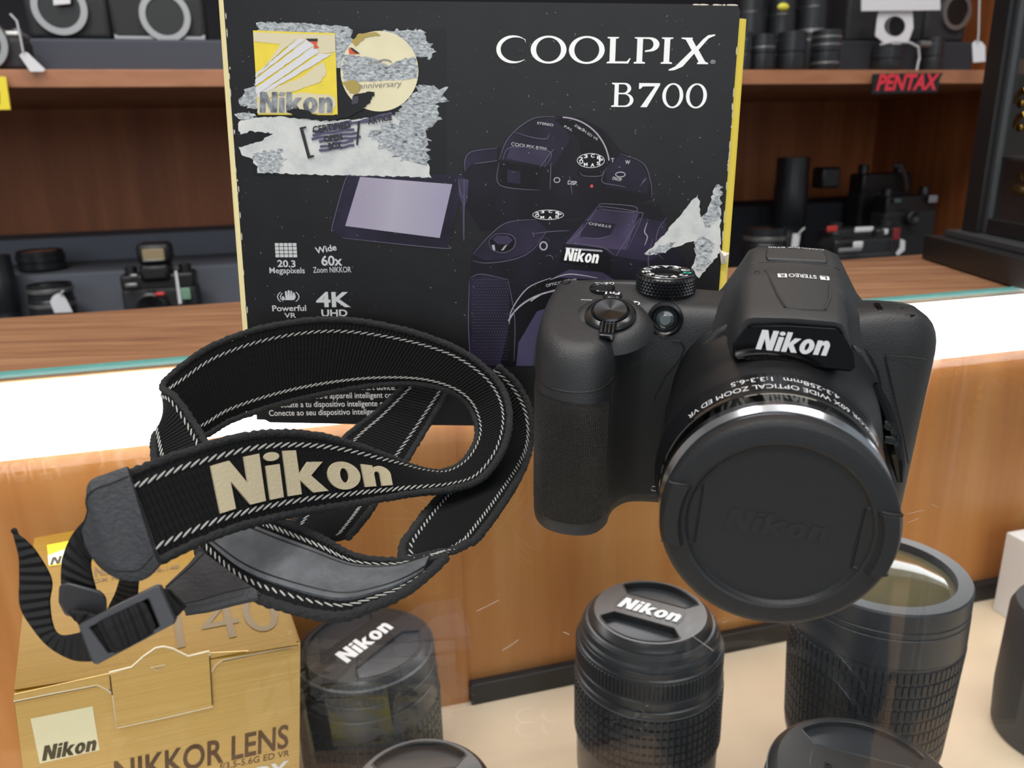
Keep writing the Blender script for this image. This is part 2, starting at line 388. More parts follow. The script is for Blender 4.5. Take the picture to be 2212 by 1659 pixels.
g = G(); g.kbox(dl, dr, CF+.0, CB, .60, .62); build('cabinet_top', g, M_WOODD, cab)
M_FASC = ramp_mat('pale_fascia_wood', [(.25, '98765a'), (.5, 'a68466'), (.75, 'b29072')], scale=(3, 3, 30), rough=.5)
g = G(); g.kbox(dl, dr+.02, CF-.02, CF, .60, .775); g.kbox(dl, dr+.02, CF-.02, CF, .80, 1.45); build('upper_door', g, M_FASC, cab, 'pale brown fascia doors above the shelves')
# cloth covered risers
def riser(label, px0, px1, ytop, ybot, c0, c1, mt, zb=None, group=None):
    d0, zt = kc(px0, ytop, c0); d1, _ = kc(px1, ytop, c0)
    zz = kc((px0+px1)/2, ybot, c0)[1] if zb is None else zb
    g = G(); g.kbox(d0, d1, c0, c1, zz, zt)
    o = build('display_riser', g, mt, None, bevel=.003); tag(o, label, 'riser', group); return zt
ZU1 = riser('slate cloth riser on the upper shelf under the black film cameras', -150, 520, 80, 137, 1.02, 1.2, mat('upper_cloth', '4c4f58', .95, bump=.3, bscale=900, spec=.1), zb=z1)
ZU2 = riser('charcoal cloth riser on the upper shelf behind the small lenses at right', 1740, 2108, 86, 150, 1.06, 1.2, M_CLOTHD, zb=z1)
riser('dark cloth backing board along the rear of the upper shelf', -400, 2250, -140, 137, 1.30, 1.335, M_CLOTHD, zb=z1)
ZL1 = riser('tall slate cloth step along the back of the lower shelf at left', -300, 640, 534, 600, 1.24, 1.335, M_CLOTH, zb=LZ)
ZL2 = riser('low slate cloth step behind the flash camera at lower left', -300, 640, 617, 680, 1.10, 1.238, M_CLOTH, zb=LZ)
ZL3 = riser('charcoal cloth step along the back of the lower shelf at right', 1500, 2040, 452, 520, 1.2, 1.335, M_CLOTHD, zb=LZ)
M_FLOOR = mat('shop_floor', '8a8078', .6); M_WALLP = mat('shop_wall', 'c8c2b8', .8)
def struct(name, g, mt):
    o = build(name, g, mt); o['kind'] = 'structure'; return o
g = G(); g.box((0, .5, -1.02), (5, 5, .04)); struct('floor', g, M_FLOOR)
g = G(); g.kbox(-2.6, 2.6, 1.46, 1.50, -1.0, 1.95); struct('wall_back', g, M_WALLP)
g = G(); g.box((0, .5, 1.98), (5, 5, .05)); struct('ceiling', g, mat('shop_ceiling', 'd8d6d0', .9))
# ================================================================== the black retail box
def rotm(y, p, r): return Matrix.Rotation(y, 3, 'Z') @ Matrix.Rotation(p, 3, 'X') @ Matrix.Rotation(r, 3, 'Y')
BR = rotm(math.radians(-.48), math.radians(-2.95), math.radians(1.977))
BW, BH, BD = .1750, .1498, .085
BMW = Matrix.Translation((-.01214, .27903, .0032)) @ BR.to_4x4()
box = thing('camera_box', 'tall black retail box with torn white sticker, standing upright behind the neck strap', 'box', BMW)
BF = Frame(BMW.translation, BR.col[0], BR.col[2])
M_BOXB = mat('box_black_card', '121214', .38, spec=.3, mottled=.3, mscale=55, bump=.06, bscale=180)
M_BOXY = ramp_mat('box_yellow_card', [(.3, 'd8bd3e'), (.6, 'e6cf55'), (.8, 'efe08a')], scale=(300, 300, 8), rough=.5)
M_BOXC = ramp_mat('box_cream_card', [(.3, 'd8c88c'), (.6, 'e8dba6'), (.8, 'f2e8c4')], scale=(300, 300, 8), rough=.5)
M_PAPER = ramp_mat('torn_paper', [(.3, 'bcc0c2'), (.5, 'cfd1d0'), (.75, 'dcddd9')], nscale=140, rough=.9, spec=.1, detail=8, bump=.3)
M_FIBRE = ramp_mat('torn_fibres', [(.30, '2c2e32'), (.40, '8a9096'), (.52, 'aeb3b7'), (.66, 'd2d5d6')], nscale=1, rough=.95, spec=.1, detail=10, distort=.5, bump=.25, scale=(620, 620, 1300))
M_INKW = mat('printed_white', 'fbfbfb', .5)
M_INKG = mat('printed_grey', 'c4c5c7', .5)
M_INKK = mat('printed_black', '16151a', .45)
M_FRAY = mat('frayed_card', 'cfc9bd', .9)
# front slab with a dog-eared lower left corner and a notch in the lower flap
w2 = BW/2
def bfp(u, v, w): return BF.p(u, v, w)
ub, vb = BF.uv(578, 919)
nl = BF.uv(826, 921)[0]; nr = BF.uv(905, 921)[0]; nh = BF.uv(846, 905)[1]
n0 = BF.uv(745, 917)[0]; n1 = BF.uv(800, 912)[0]
out = [(-w2, BH), (-w2, .007), (-w2+.0012, .003), (-w2+.006, .0003), (nl-.004, .0), (nl, nh), (nr, nh), (nr+.003, 0), (w2, 0), (w2, BH-.002), (w2-.001, BH)]
g = G(); g.prism(out, bfp, -.0012, 0)
build('front_panel', g, M_BOXB, box, 'glossy black printed front panel', sharp=20)
g = G(); g.loft([[Vector((x, y, z)) for x, y, z in ((-w2+.0005,.0012,.001),(w2-.0005,.0012,.001),(w2-.0005,BD,.0055),(-w2+.0005,BD,.0055))], [Vector((x, y, BH-.0025)) for x, y in ((-w2+.0005,.0012),(w2-.0005,.0012),(w2-.0005,BD),(-w2+.0005,BD))]])
build('carton_body', g, M_INKK, box, local=True)
# bulging yellow sides, seen past the front panel's edges
for s, nm in ((-1, 'left'), (1, 'right')):
    rings = []
    top = BH if s < 0 else BH-.0042
    for k in range(13):
        z = .0055 + (top-.0055)*k/12
        bl = (.0023 if s < 0 else .0030) * (1-.12*((k-6)/6)**2)
        rings.append([Vector((s*(w2-.0015), .0003, z)), Vector((s*(w2+bl*.5), .0005, z)), Vector((s*(w2+bl), .0012, z)), Vector((s*(w2+bl), BD-.01, z)), Vector((s*(w2-.0015), BD, z))])
    g = G(); g.loft(rings); build('side_panel', g, M_BOXY if s > 0 else M_BOXC, box, 'yellow card side panel', local=True)
g = G()
rnd = random.Random(3)
for i in range(26):
    v = rnd.random()*BH; g.ell(BF.p(-w2+rnd.uniform(-.0002, .0006), v, .0001), BF.X*.00022, BF.N*.00015, BF.Y*rnd.uniform(.0004, .0016), 5, 3)
for i in range(20):
    v = BF.uv(1590, rnd.uniform(100, 520))[1]; g.ell(BF.p(w2+rnd.uniform(-.0003, .0001), v, .0001), BF.X*.0002, BF.N*.00015, BF.Y*rnd.uniform(.0004, .0018), 5, 3)
for i in range(14):
    u = BF.uv(rnd.uniform(1480, 1600), 10)[0]; g.ell(BF.p(u, BH-.0002, .0001), BF.X*rnd.uniform(.0005, .0025), BF.N*.0002, BF.Y*.0003, 5, 3)
o = build('worn_edge', g, M_FRAY, box); o['kind'] = 'stuff'
# ---- sticker patch
W1, W2, W3, W4, W5, W6 = .00015, .00022, .0003, .00038, .00046, .00055
def shp(contours, nm, mt, w, label=None): return shape_px(BF, contours, nm, mt, box, w, label)
M_STK = mat('sticker_black', '0d0d0f', .38, spec=.28)
shp([[(548,62),(964,62),(964,384),(548,380)]], 'sticker_base', M_STK, .00008)
shp([jag([(556,48),(640,50),(752,57),(762,66),(760,100),(748,150),(560,100)], 4, 6, 1)], 'torn_residue', M_FIBRE, W1)
shp([jag([(548,185),(575,180),(560,235),(520,228),(515,215),(530,195)], 6, 5, 2)], 'torn_residue', M_FIBRE, W1)
shp([jag([(508,246),(540,242),(552,250),(540,262),(515,258)], 4, 4, 3)], 'torn_residue', M_FIBRE, W1)
shp([jag([(830,68),(878,62),(915,68),(915,85),(940,105),(930,128),(895,122),(860,100)], 7, 5, 4)], 'torn_residue', M_FIBRE, W1)
shp([jag([(905,180),(963,192),(962,215),(945,220),(955,255),(930,270),(925,310),(928,345),(905,350),(870,335),(845,300),(840,270),(870,225)], 9, 5, 5)], 'torn_residue', M_FIBRE, W1)
shp([jag([(515,262),(552,254),(610,252),(700,262),(800,255),(850,250),(862,262),(855,300),(885,345),(925,352),(930,368),(930,383),(780,380),(640,376),(556,373),(560,360),(545,345),(520,335),(518,318),(560,306),(590,288),(540,284),(520,292),(515,280)], 3, 6, 6)], 'torn_paper', M_PAPER, W2, 'torn white paper layer')
shp([jag([(552,335),(600,322),(620,345),(600,372),(556,373)], 8, 5, 7)], 'torn_residue', M_FIBRE, W3)
shp([jag([(800,290),(850,262),(915,300),(925,352),(880,350),(840,335)], 10, 5, 8)], 'torn_residue', M_FIBRE, W3)
# yellow square badge with pale sweeping rays and grey lettering
M_YEL = mat('badge_yellow', 'ead23a', .4, mottled=.06, mscale=200)
M_RAYW = mat('badge_ray_white', 'd8d8dc', .55); M_RAYC = mat('badge_ray_cream', 'd9cfae', .55)
bd = shp([[(547,66),(724,72),(730,249),(558,248)]], 'yellow_badge', M_YEL, W3, 'yellow square badge torn by scratches')
def sub(contours, nm, mt, w, par): return shape_px(BF, contours, nm, mt, par, w)
sub([[(548,70),(724,76),(725,112),(668,122),(610,96),(549,90)]], 'badge_ray', M_RAYC, W4, bd)
for k, (a, b, cc, d) in enumerate((((552,168),(552,160),(648,84),(660,86)), ((553,186),(552,172),(664,88),(684,94)), ((555,206),(554,190),(680,100),(690,112)), ((556,212),(556,206),(690,118),(720,116)))):
    sub([jag([a, b, cc, d], 1.2, 8, 20+k)], 'badge_ray', M_RAYW, W5, bd)
sub([jag([(555,170),(555,166),(596,122),(640,84),(610,84),(604,100)], 1, 8, 30)], 'badge_ray', M_RAYC, W5, bd)
sub([jag([(556,205),(650,168),(700,132),(706,160),(690,178),(640,196),(600,206),(560,222)], 2, 6, 31)], 'badge_ray', M_RAYC, W4+.00003, bd)
sub([jag([(558,245),(557,222),(600,210),(650,200),(714,206),(724,212),(728,222),(715,246)], 2, 6, 32)], 'badge_ray', M_RAYC, W4+.00002, bd)
M_GLET = ramp_mat('scuffed_grey_print', [(.35, '55585e'), (.5, '868a8f'), (.65, 'a4a7aa')], nscale=300, rough=.7, detail=6)
fn, L = line_frame(BF, (562,243), (720,243))
put2d(fill(nikon2d(.1)), fn, 'badge_lettering', M_GLET, bd, fit=(L, px_h(BF, (640,243), 44)), w=W6)
sub([[(663,85),(688,85),(684,97),(690,103),(678,106),(680,98)]], 'badge_mark', mat('orange_red_ink', 'd8532a', .5), W6, bd)
sub([[(661,84),(687,84),(686,90),(668,90)]], 'badge_mark', M_INKK, W6+.00002, bd)
# round gold seal
M_SEAL = mat('seal_cream', 'e3d9b4', .35, mottled=.05, mscale=120); M_GOLDF = mat('gold_foil', 'a8924a', .4, metal=.2)
sl = shp([[(820+84*math.cos(t*math.pi/30), 154+87*math.sin(t*math.pi/30)) for t in range(60)]], 'round_seal', M_SEAL, W3, 'round cream seal torn across the middle')
sub([jag([(738,150),(745,118),(770,122),(800,124),(822,130),(838,142),(872,128),(898,122),(903,150),(902,168),(880,172),(800,176),(745,178)], 2.5, 5, 40)], 'seal_tear', M_FIBRE, W4, sl)
sub([jag([(740,178),(762,172),(782,185),(772,204),(756,200)], 2, 4, 41)], 'seal_foil', M_GOLDF, W5, sl)
sub([jag([(760,90),(775,74),(812,70),(824,76),(790,82),(768,100)], 2, 4, 42)], 'seal_foil', M_GOLDF, W5, sl)
sub([[(753,104),(778,117),(755,117)]], 'seal_mark', mat('orange_red_ink', 'd8532a', .5), W5, sl); sub([[(755,103),(762,104),(778,116),(768,115)]], 'seal_mark', M_INKK, W6, sl)
M_GREYINK = mat('faded_grey_ink', '8d8a80', .6)
text_px(BF, 'anniversary', (777,192), (869,186), 12, 'seal_lettering', M_GREYINK, sl, W6, 0, .25)
text_px(BF, 'ikon', (795,139), (824,138), 10, 'seal_lettering', M_GREYINK, sl, W6, 0, .25)
sub([[(832+16*math.cos(t), 137-9*math.sin(t)) for t in [i*.3 for i in range(1, 10)]] + [(832+13*math.cos(t), 137-6*math.sin(t)) for t in [i*.3 for i in range(9, 0, -1)]]], 'seal_mark', M_GREYINK, W6, sl)
# dark tears below the badge and seal
shp([jag([(620,240),(640,234),(665,238),(680,248),(700,252),(730,248),(752,238),(760,222),(764,206),(790,200),(812,198),(800,222),(780,240),(750,255),(715,260),(680,259),(645,254)], 2.2, 4, 50)], 'torn_hole', M_STK, W6+.00004)
shp([[(762,209),(775,208),(774,223),(760,226)]], 'torn_hole', mat('seal_violet', '3a3548', .5), W6+.00006)
# purple scribble over stamp lettering
M_SCRIB = mat('violet_marker', '4b4866', .5)
g = G()
def stroke(pts, r, w):
    P = [Vector((*BF.uv(x, y), 0)) for x, y in pts]; rr = r
    L_, R_ = [], []
    for i in range(len(P)):
        t = (P[min(i+1, len(P)-1)]-P[max(i-1, 0)]).normalized(); nrm = Vector((-t.y, t.x, 0))
        L_.append(P[i]+nrm*rr); R_.append(P[i]-nrm*rr)
    g.loft([[BF.p(a.x, a.y, w) for a in L_], [BF.p(a.x, a.y, w) for a in R_]], False, False, False)
for i, (y0, y1, x0, x1) in enumerate(((284,272,676,758),(292,279,676,766),(300,287,674,772),(306,296,690,780),(318,304,692,764),(326,314,690,766),(280,262,690,760),(272,252,735,846),(266,244,770,846),(258,246,800,848))):
    pts = [(x0+(x1-x0)*t/8, y0+(y1-y0)*t/8+math.sin(t*1.7+i)*1.2) for t in range(9)]; stroke(pts, .00042, W6+.00004+i*.000006)
build('marker_scribble', g, M_SCRIB, box, 'violet marker scribble', smooth=False)
W7 = W6+.0002
text_px(BF, 'CERTIFIED', (678,288), (758,276), 14, 'stamp_lettering', M_INKK, box, W7, .03)
text_px(BF, 'OPEN', (702,307), (741,301), 12, 'stamp_lettering', M_INKK, box, W7, .035)
text_px(BF, 'BOX', (712,323), (740,319), 13, 'stamp_lettering', M_INKK, box, W7, .035)
text_px(BF, 'ARTICE', (796,269), (848,259), 12, 'stamp_lettering', M_INKK, box, W7, .03)
shp([[(648,276),(662,273),(663,277),(656,279),(671,336),(679,335),(680,339),(666,343)], [(774,262),(779,262),(774,314),(770,313)]], 'stamp_bracket', M_INKK, W7)
# ---- printed headline
fn, L = line_frame(BF, (1072,135), (1541,139))
put2d(fill(coolpix2d()), fn, 'headline_lettering', M_INKW, box, fit=(L, px_h(BF, (1300,136), 57)), w=W2, label='large white serif headline')
fn, L = line_frame(BF, (1320,231), (1525,233))
put2d(fill(b7002d()), fn, 'headline_lettering', M_INKW, box, fit=(L, px_h(BF, (1420,231), 52)), w=W2, label='white serif model number')
text_px(BF, '®', (1534,138), (1545,138), 8, 'headline_lettering', M_INKG, box, W2)
# ---- feature icons
rows = []
for r in range(4):
    for c in range(5):
        x0, y0 = 594+c*9.6+r*.5, 525+r*8; rows.append([(x0, y0), (x0+8.2, y0), (x0+8.4, y0+6.7), (x0+.2, y0+6.7)])
shp(rows, 'feature_icon', M_INKG, W2)
text_px(BF, '20.3', (600,576), (639,577), 14, 'feature_lettering', M_INKG, box, W2, .022)
text_px(BF, 'Megapixels', (583,590), (659,590), 12, 'feature_lettering', M_INKG, box, W2, .01)
text_px(BF, 'Wide', (683,548), (728,540), 13, 'feature_lettering', M_INKG, box, W2, .022)
text_px(BF, '60x', (695,573), (740,573), 20, 'feature_lettering', M_INKG, box, W2, .022)
text_px(BF, 'Zoom NIKKOR', (677,589), (759,588), 12, 'feature_lettering', M_INKG, box, W2, .006)
text_px(BF, 'Powerful', (589,672), (662,671), 12, 'feature_lettering', M_INKG, box, W2, .014)
text_px(BF, 'VR', (615,686), (640,686), 10, 'feature_lettering', M_INKG, box, W2, .014)
text_px(BF, '4K', (684,662), (758,662), 30, 'feature_lettering', M_INKG, box, W2, .03)
text_px(BF, 'UHD', (695,683), (751,683), 14, 'feature_lettering', M_INKG, box, W2, .026)
hand = [(612,654),(609,640),(613,640),(617,648),(616,629),(620,629),(621,642),(622,627),(626,627),(626,642),(628,628),(631,628),(631,643),(633,631),(636,632),(636,648),(634,654),(624,656)]
arcs = []
for s, r in ((-1, 18), (-1, 24), (1, 18), (1, 24)):
    a = [(623+s*r*math.cos(t*.1), 641+r*.62*math.sin(t*.1)) for t in range(-8, 9)]; b = [(623+s*(r-2)*math.cos(t*.1), 641+(r-2)*.62*math.sin(t*.1)) for t in range(8, -9, -1)]
    arcs.append(a+b)
shp([hand]+arcs, 'feature_icon', M_INKG, W2)
for s, a, b in (('patible* smart device.', (724,842), (855,842)), ('Connectez-le à votre appareil intelligent compatible', (575,862), (900,858)), ('Conéctate a tu dispositivo inteligente compatible', (579,880), (890,876)), ('Conecte ao seu dispositivo inteligente', (582,898), (828,894))):
    text_px(BF, s, a, b, 12, 'small_print', M_INKW, box, W2, .006)
# ---- the two cameras printed on the front
_pv = lambda nm, a, b, c: ramp_mat(nm, [(.3, a), (.5, b), (.72, c)], nscale=38, rough=.36, spec=.2, detail=2)
M_PV1 = _pv('print_violet_dark', '100f14', '16141c', '1f1b2a'); M_PV2 = _pv('print_violet', '17151f', '231f30', '332c45'); M_PV3 = _pv('print_violet_light', '2a2538', '3b344c', '544a68'); M_PV4 = mat('print_black_violet', '0d0c11', .36, spec=.2)
M_PEDGE = mat('print_edge_light', '5c556e', .4)
M_PLINE = mat('print_rim_line', 'a9a3b0', .5)
M_LCD = ramp_mat('print_screen', [(.3, '9a94ad'), (.55, 'aaa4b4'), (.8, '7d7594')], nscale=18, rough=.42, detail=0)
print_ = lambda c, mt, w, nm='printed_picture': shp(c, nm, mt, w)
A1 = .00012
# rear view camera
print_([[(1000,345),(1015,322),(1080,318),(1100,290),(1150,255),(1200,250),(1260,255),(1310,285),(1340,325),(1390,350),(1408,390),(1410,430),(1240,470),(1040,500),(1003,440)]], M_PV1, A1)
print_([[(1100,296),(1150,256),(1198,252),(1215,262),(1232,300),(1195,360),(1080,345),(1085,312)]], M_PV2, A1+.00003)
print_([[(1104,316),(1188,326),(1176,360),(1094,342)]], M_PV3, A1+.00005)
print_([[(1195,258),(1250,255),(1300,280),(1325,335),(1255,330),(1252,300)]], M_PV4, A1+.00004)
print_([[(1078,350),(1165,362),(1165,410),(1080,400)]], M_PV4, A1+.00006)
print_([[(1096,366),(1124,370),(1124,398),(1096,394)]], M_PV2, A1+.00008)
print_([[(1002,345),(1015,325),(1072,318),(1074,345),(1020,352),(1004,372)]], M_PV2, A1+.00005)
print_([[(1310,360),(1340,335),(1385,350),(1402,385),(1398,420),(1310,405)]], M_PV2, A1+.00003)
def ring(cx, cy, rx, ry, t, a0=0, a1=360, n=40):
    o = [(cx+rx*math.cos(math.radians(a0+(a1-a0)*i/n)), cy-ry*math.sin(math.radians(a0+(a1-a0)*i/n))) for i in range(n+1)]
    q = [(cx+(rx-t)*math.cos(math.radians(a0+(a1-a0)*i/n)), cy-(ry-t)*math.sin(math.radians(a0+(a1-a0)*i/n))) for i in range(n, -1, -1)]
    return o+q
print_([[(x, y) for x, y in ring(1212, 362, 106, 110, 3, 8, 88)]], M_PLINE, A1+.0001)
print_([[(1276+32*math.cos(t*.21), 349+16*math.sin(t*.21)) for t in range(30)]], M_PV4, A1+.0001)
print_([ring(1276, 349, 32, 17, 2.5), [(1250,365),(1246,378),(1302,384),(1306,362),(1290,370),(1262,370)]], M_PLINE if False else M_PV4, A1+.00009)
print_([ring(1276, 347, 30, 16, 1.6)], M_INKG, A1+.00012)
for i in range(9):
    t = i*.7; text_px(BF, 'PSAMU23C8'[i], (1272+22*math.cos(t), 350+10*math.sin(t)), (1280+22*math.cos(t), 350+10*math.sin(t)), 7, 'printed_picture', M_INKW, box, A1+.00014, .02)
text_px(BF, 'STEREO', (1160,268), (1195,273), 5, 'printed_picture', M_INKG, box, A1+.0001, .01)
text_px(BF, 'COOLPIX B700', (1104,314), (1180,326), 7, 'printed_picture', M_INKG, box, A1+.0001)
text_px(BF, 'DISP.', (1226,398), (1247,400), 8, 'printed_picture', M_INKG, box, A1+.0001, .02)
print_([ring(1203, 389, 7, 6, 1.5)], M_INKG, A1+.0001)
print_([[(1278+3.5*math.cos(t*.5), 402+3.5*math.sin(t*.5)) for t in range(12)]], mat('red_dot', 'd0404a', .4), A1+.0001)
text_px(BF, 'T', (1320,350), (1326,350), 8, 'printed_picture', M_INKG, box, A1+.0001, .02); text_px(BF, 'W', (1350,354), (1360,355), 8, 'printed_picture', M_INKG, box, A1+.0001, .02)
text_px(BF, 'ON/OFF', (1322,388), (1342,392), 7, 'printed_picture', M_INKG, box, A1+.0001, .01)
print_([ring(1340, 377, 11, 6, 1.5)], M_INKG, A1+.0001)
for a, b, t in (((1218,275),(1236,284),'PAL'), ((1240,272),(1290,304),'ZOOM ED VR'), ((1248,278),(1262,284),'6.5')):
    text_px(BF, t, a, b, 5, 'printed_picture', M_INKG, box, A1+.0001)
# swung-out screen
print_([[(722,500),(715,490),(745,388),(760,376),(985,376),(1003,384),(970,530),(955,538),(740,515)]], M_PV2, A1+.00006)
print_([[(746,488),(778,382),(977,398),(950,514)]], M_LCD, A1+.00009)
print_([[(990,385),(1012,388),(1010,430),(1004,445),(1004,520),(1000,520),(998,440),(990,420)]], M_PV3, A1+.00007)
# front view camera
print_([[(1018,560),(1020,545),(1060,500),(1100,475),(1160,468),(1240,480),(1258,470),(1290,440),(1420,440),(1440,470),(1440,520),(1480,560),(1510,700),(1480,790),(1012,790),(1010,700)]], M_PV1, A1+.00014)
print_([[(1020,550),(1060,505),(1095,480),(1160,476),(1185,500),(1140,545),(1100,560),(1050,562)]], M_PV2, A1+.00016)
print_([[(1014,600),(1045,595),(1098,605),(1110,790),(1015,790)]], M_PV2, A1+.00016)
print_([[(1222,525),(1285,452),(1300,450),(1380,460),(1352,540),(1308,537)]], M_PV3, A1+.00017)
print_([[(1308,537),(1352,540),(1328,553),(1302,538)]], M_PV2, A1+.00018)
print_([[(1330,553),(1380,470),(1440,480),(1436,545),(1400,565)]], M_PV2, A1+.00016)
print_([[(1252,514),(1262,476),(1330,484),(1318,508),(1290,515)]], M_PV2, A1+.00019)
print_([[(1218,530),(1300,537),(1322,556),(1316,590),(1208,565)]], M_PV4, A1+.00018)
print_([[(1222,534),(1300,540),(1302,544),(1221,538)]], M_PLINE, A1+.0002)
fn, L = line_frame(BF, (1218,562), (1292,569))
put2d(fill(nikon2d(.16)), fn, 'printed_picture', M_INKW, box, fit=(L, px_h(BF, (1250,563), 27)), w=A1+.00022)
text_px(BF, 'STEREO', (1320,487), (1272,480), -5, 'printed_picture', M_INKG, box, A1+.0002)
print_([[(1184+34*math.cos(t*.21), 464+11*math.sin(t*.21)) for t in range(30)]], M_PV4, A1+.0002)
print_([ring(1184, 464, 34, 11, 1.6)], M_INKG, A1+.00021)
for i in range(9):
    t = i*.7; text_px(BF, 'PSAMU23C8'[i], (1180+25*math.cos(t), 466+6.5*math.sin(t)), (1188+25*math.cos(t), 466+6.5*math.sin(t)), 5, 'printed_picture', M_INKW, box, A1+.00023, .02)
print_([[(1058,520),(1070,506),(1100,506),(1114,520),(1105,542),(1070,545)]], M_PV4, A1+.0002)
print_([[(1064,517),(1074,508),(1098,509),(1108,519),(1098,528),(1074,527)]], M_PV3, A1+.00021)
print_([[(1062,530),(1068,528),(1070,540),(1066,542)], [(1090,531),(1096,528),(1088,540),(1082,541)]], M_PLINE, A1+.00022)
print_([ring(1174, 531, 9, 10, 3)], M_PLINE, A1+.0002); print_([ring(1174, 526, 14, 14, 1.2, 20, 170)], M_PV3, A1+.0002)
print_([[(1100,700),(1110,660),(1150,615),(1210,600),(1290,606),(1330,630),(1340,790),(1080,790)]], M_PV4, A1+.00018)
print_([[(1196,598),(1230,582),(1300,588),(1340,612),(1280,604)]], M_PV3, A1+.00017)
print_([ring(1238, 718, 146, 96, 3.5, 62, 165)], M_PLINE, A1+.0002)
print_([ring(1230, 700, 110, 78, 2, 70, 140)], M_INKG, A1+.0002)
print_([[(1120,740),(1160,672),(1230,650),(1236,690),(1180,720),(1150,790),(1115,790)]], mat('print_violet_glass', '3d3858', .35), A1+.0002)
print_([[(1150,790),(1160,720),(1200,700),(1215,790)]], mat('print_green_glass', '22322f', .35), A1+.00022)
text_px(BF, 'OPTICAL 258mm', (1180,620), (1245,605), 6, 'printed_picture', M_INKG, box, A1+.00024)
# fine printed contour lines of both cameras
def pline(pts, wpx=1.6, mt=None, w=A1+.00025):
    P = [Vector(p) for p in pts]; Q = [cr(P, i/ (6*(len(P)-1))) for i in range(6*(len(P)-1)+1)]; a, b = [], []
    for i in range(len(Q)):
        t = (Q[min(i+1, len(Q)-1)]-Q[max(i-1, 0)]).normalized(); n_ = Vector((-t.y, t.x)); k = wpx*.5*(.35+.65*math.sin(math.pi*(i+.5)/len(Q))); a.append(tuple(Q[i]+n_*k)); b.append(tuple(Q[i]-n_*k))
    shape_px(BF, [a+b[::-1]], 'printed_picture', mt or M_PEDGE, box, w)
for pts in ([(1005,370),(1004,350),(1018,328),(1075,320)], [(1078,345),(1100,296),(1150,257),(1200,252)], [(1086,345),(1105,318),(1188,328),(1176,361)], [(1078,352),(1080,400),(1165,411)], [(1166,362),(1190,330),(1196,322)], [(1022,354),(1074,347)], [(1110,285),(1150,297),(1180,300),(1186,288)],
            [(1338,332),(1388,352),(1405,392),(1408,428)], [(1310,362),(1300,392),(1330,400),(1352,404)], [(1230,380),(1236,420)], [(1190,352),(1188,410)], [(1252,372),(1262,380),(1296,380),(1304,368)], [(1384,400),(1394,384)], [(1382,402),(1396,386)],
            [(722,496),(718,490),(746,390),(760,378)], [(740,514),(954,536),(968,530)], [(1003,386),(1002,520)], [(990,388),(996,420),(1004,430)],
            [(1022,548),(1060,506),(1098,480),(1160,474)], [(1019,562),(1050,568),(1110,560),(1150,540),(1180,500)], [(1016,600),(1040,592),(1098,604)], [(1014,606),(1012,700),(1016,780)], [(1098,606),(1112,690),(1110,780)], [(1286,453),(1300,446),(1378,458),(1386,470),(1354,540)], [(1288,452),(1250,505),(1222,526)], [(1222,526),(1270,529),(1308,537),(1326,552)], [(1330,553),(1382,472)], [(1296,448),(1300,440),(1370,446),(1366,458),(1300,452)], [(1252,512),(1290,515),(1320,508)], [(1440,470),(1420,500),(1418,540),(1432,560)], [(1150,505),(1190,500),(1230,498)], [(1154,512),(1150,500)], [(1195,560),(1190,552),(1178,553)], [(1056,520),(1072,506),(1100,506),(1113,518),(1108,536),(1086,546),(1062,538),(1056,520)], [(1410,515),(1400,560),(1404,590)]):
    pline(pts)
for pts in ([(1100,700),(1106,668),(1140,622),(1190,600)], [(1188,604),(1230,592),(1290,600)], [(1398,480),(1392,500),(1398,512),(1392,530)]): pline(pts, 2.2, M_PLINE)
gd = []
for i in range(27):
    for j in range(14):
        x, y = 1021+j*5.6+(i % 2)*2.8, 604+i*6.6; gd.append([(x-1.5, y), (x, y-1.5), (x+1.5, y), (x, y+1.5)])
shape_px(BF, gd, 'printed_picture', mat('print_grip_dot', '3a3450', .4), box, A1+.00019)
# torn corner triangle at the lower right
shp([jag([(1392,548),(1430,512),(1506,420),(1511,440),(1509,460),(1516,470),(1530,450),(1545,400),(1554,398),(1556,470),(1556,545),(1530,575),(1508,600),(1495,580),(1505,545),(1500,520),(1450,535),(1425,545)], 2.5, 6, 60)], 'torn_paper', M_PAPER, W4, 'torn white corner triangle')
shp([jag([(1392,550),(1425,530),(1462,522),(1440,545),(1410,549)], 4, 4, 61)], 'torn_residue', M_FIBRE, W5)
shp([jag([(1500,520),(1515,508),(1540,520),(1535,560),(1510,590),(1496,580),(1506,550)], 6, 4, 62)], 'torn_residue', M_FIBRE, W5)
shp([jag([(1516,478),(1532,452),(1547,402),(1556,402),(1555,470),(1530,490)], 6, 4, 63)], 'torn_residue', M_FIBRE, W5)
g = G(); P = [BF.p(*BF.uv(x, y), w) for x, y, w in ((1554,540,.0004),(1573,547,.0015),(1566,568,.002),(1556,570,.001),(1560,552,.003))]
g.add(P, [(0,1,4),(1,2,4),(2,3,4),(3,0,4),(0,3,2,1)]); build('torn_corner', g, M_FRAY, box, smooth=False)
# lint and dust on the black print
g = G(); rnd = random.Random(11)
for i in range(340):
    x, y = rnd.uniform(500, 1570), rnd.uniform(20, 680)
    if 545 < x < 965 and 45 < y < 385: continue
    a = rnd.random()*6.3; l = rnd.choice((.00008, .0001, .00012, .0002, .00035)); u, v = BF.uv(x, y); q = (BF.X*math.cos(a)+BF.Y*math.sin(a)); q2 = q.cross(BF.N)
    c = BF.p(u, v, .0005); g.add([c-q*l-q2*.00004, c+q*l-q2*.00004, c+q*l+q2*.00004, c-q*l+q2*.00004], [(0,1,2,3)])
o = build('dust', g, M_INKG, box, smooth=False); o['kind'] = 'stuff'
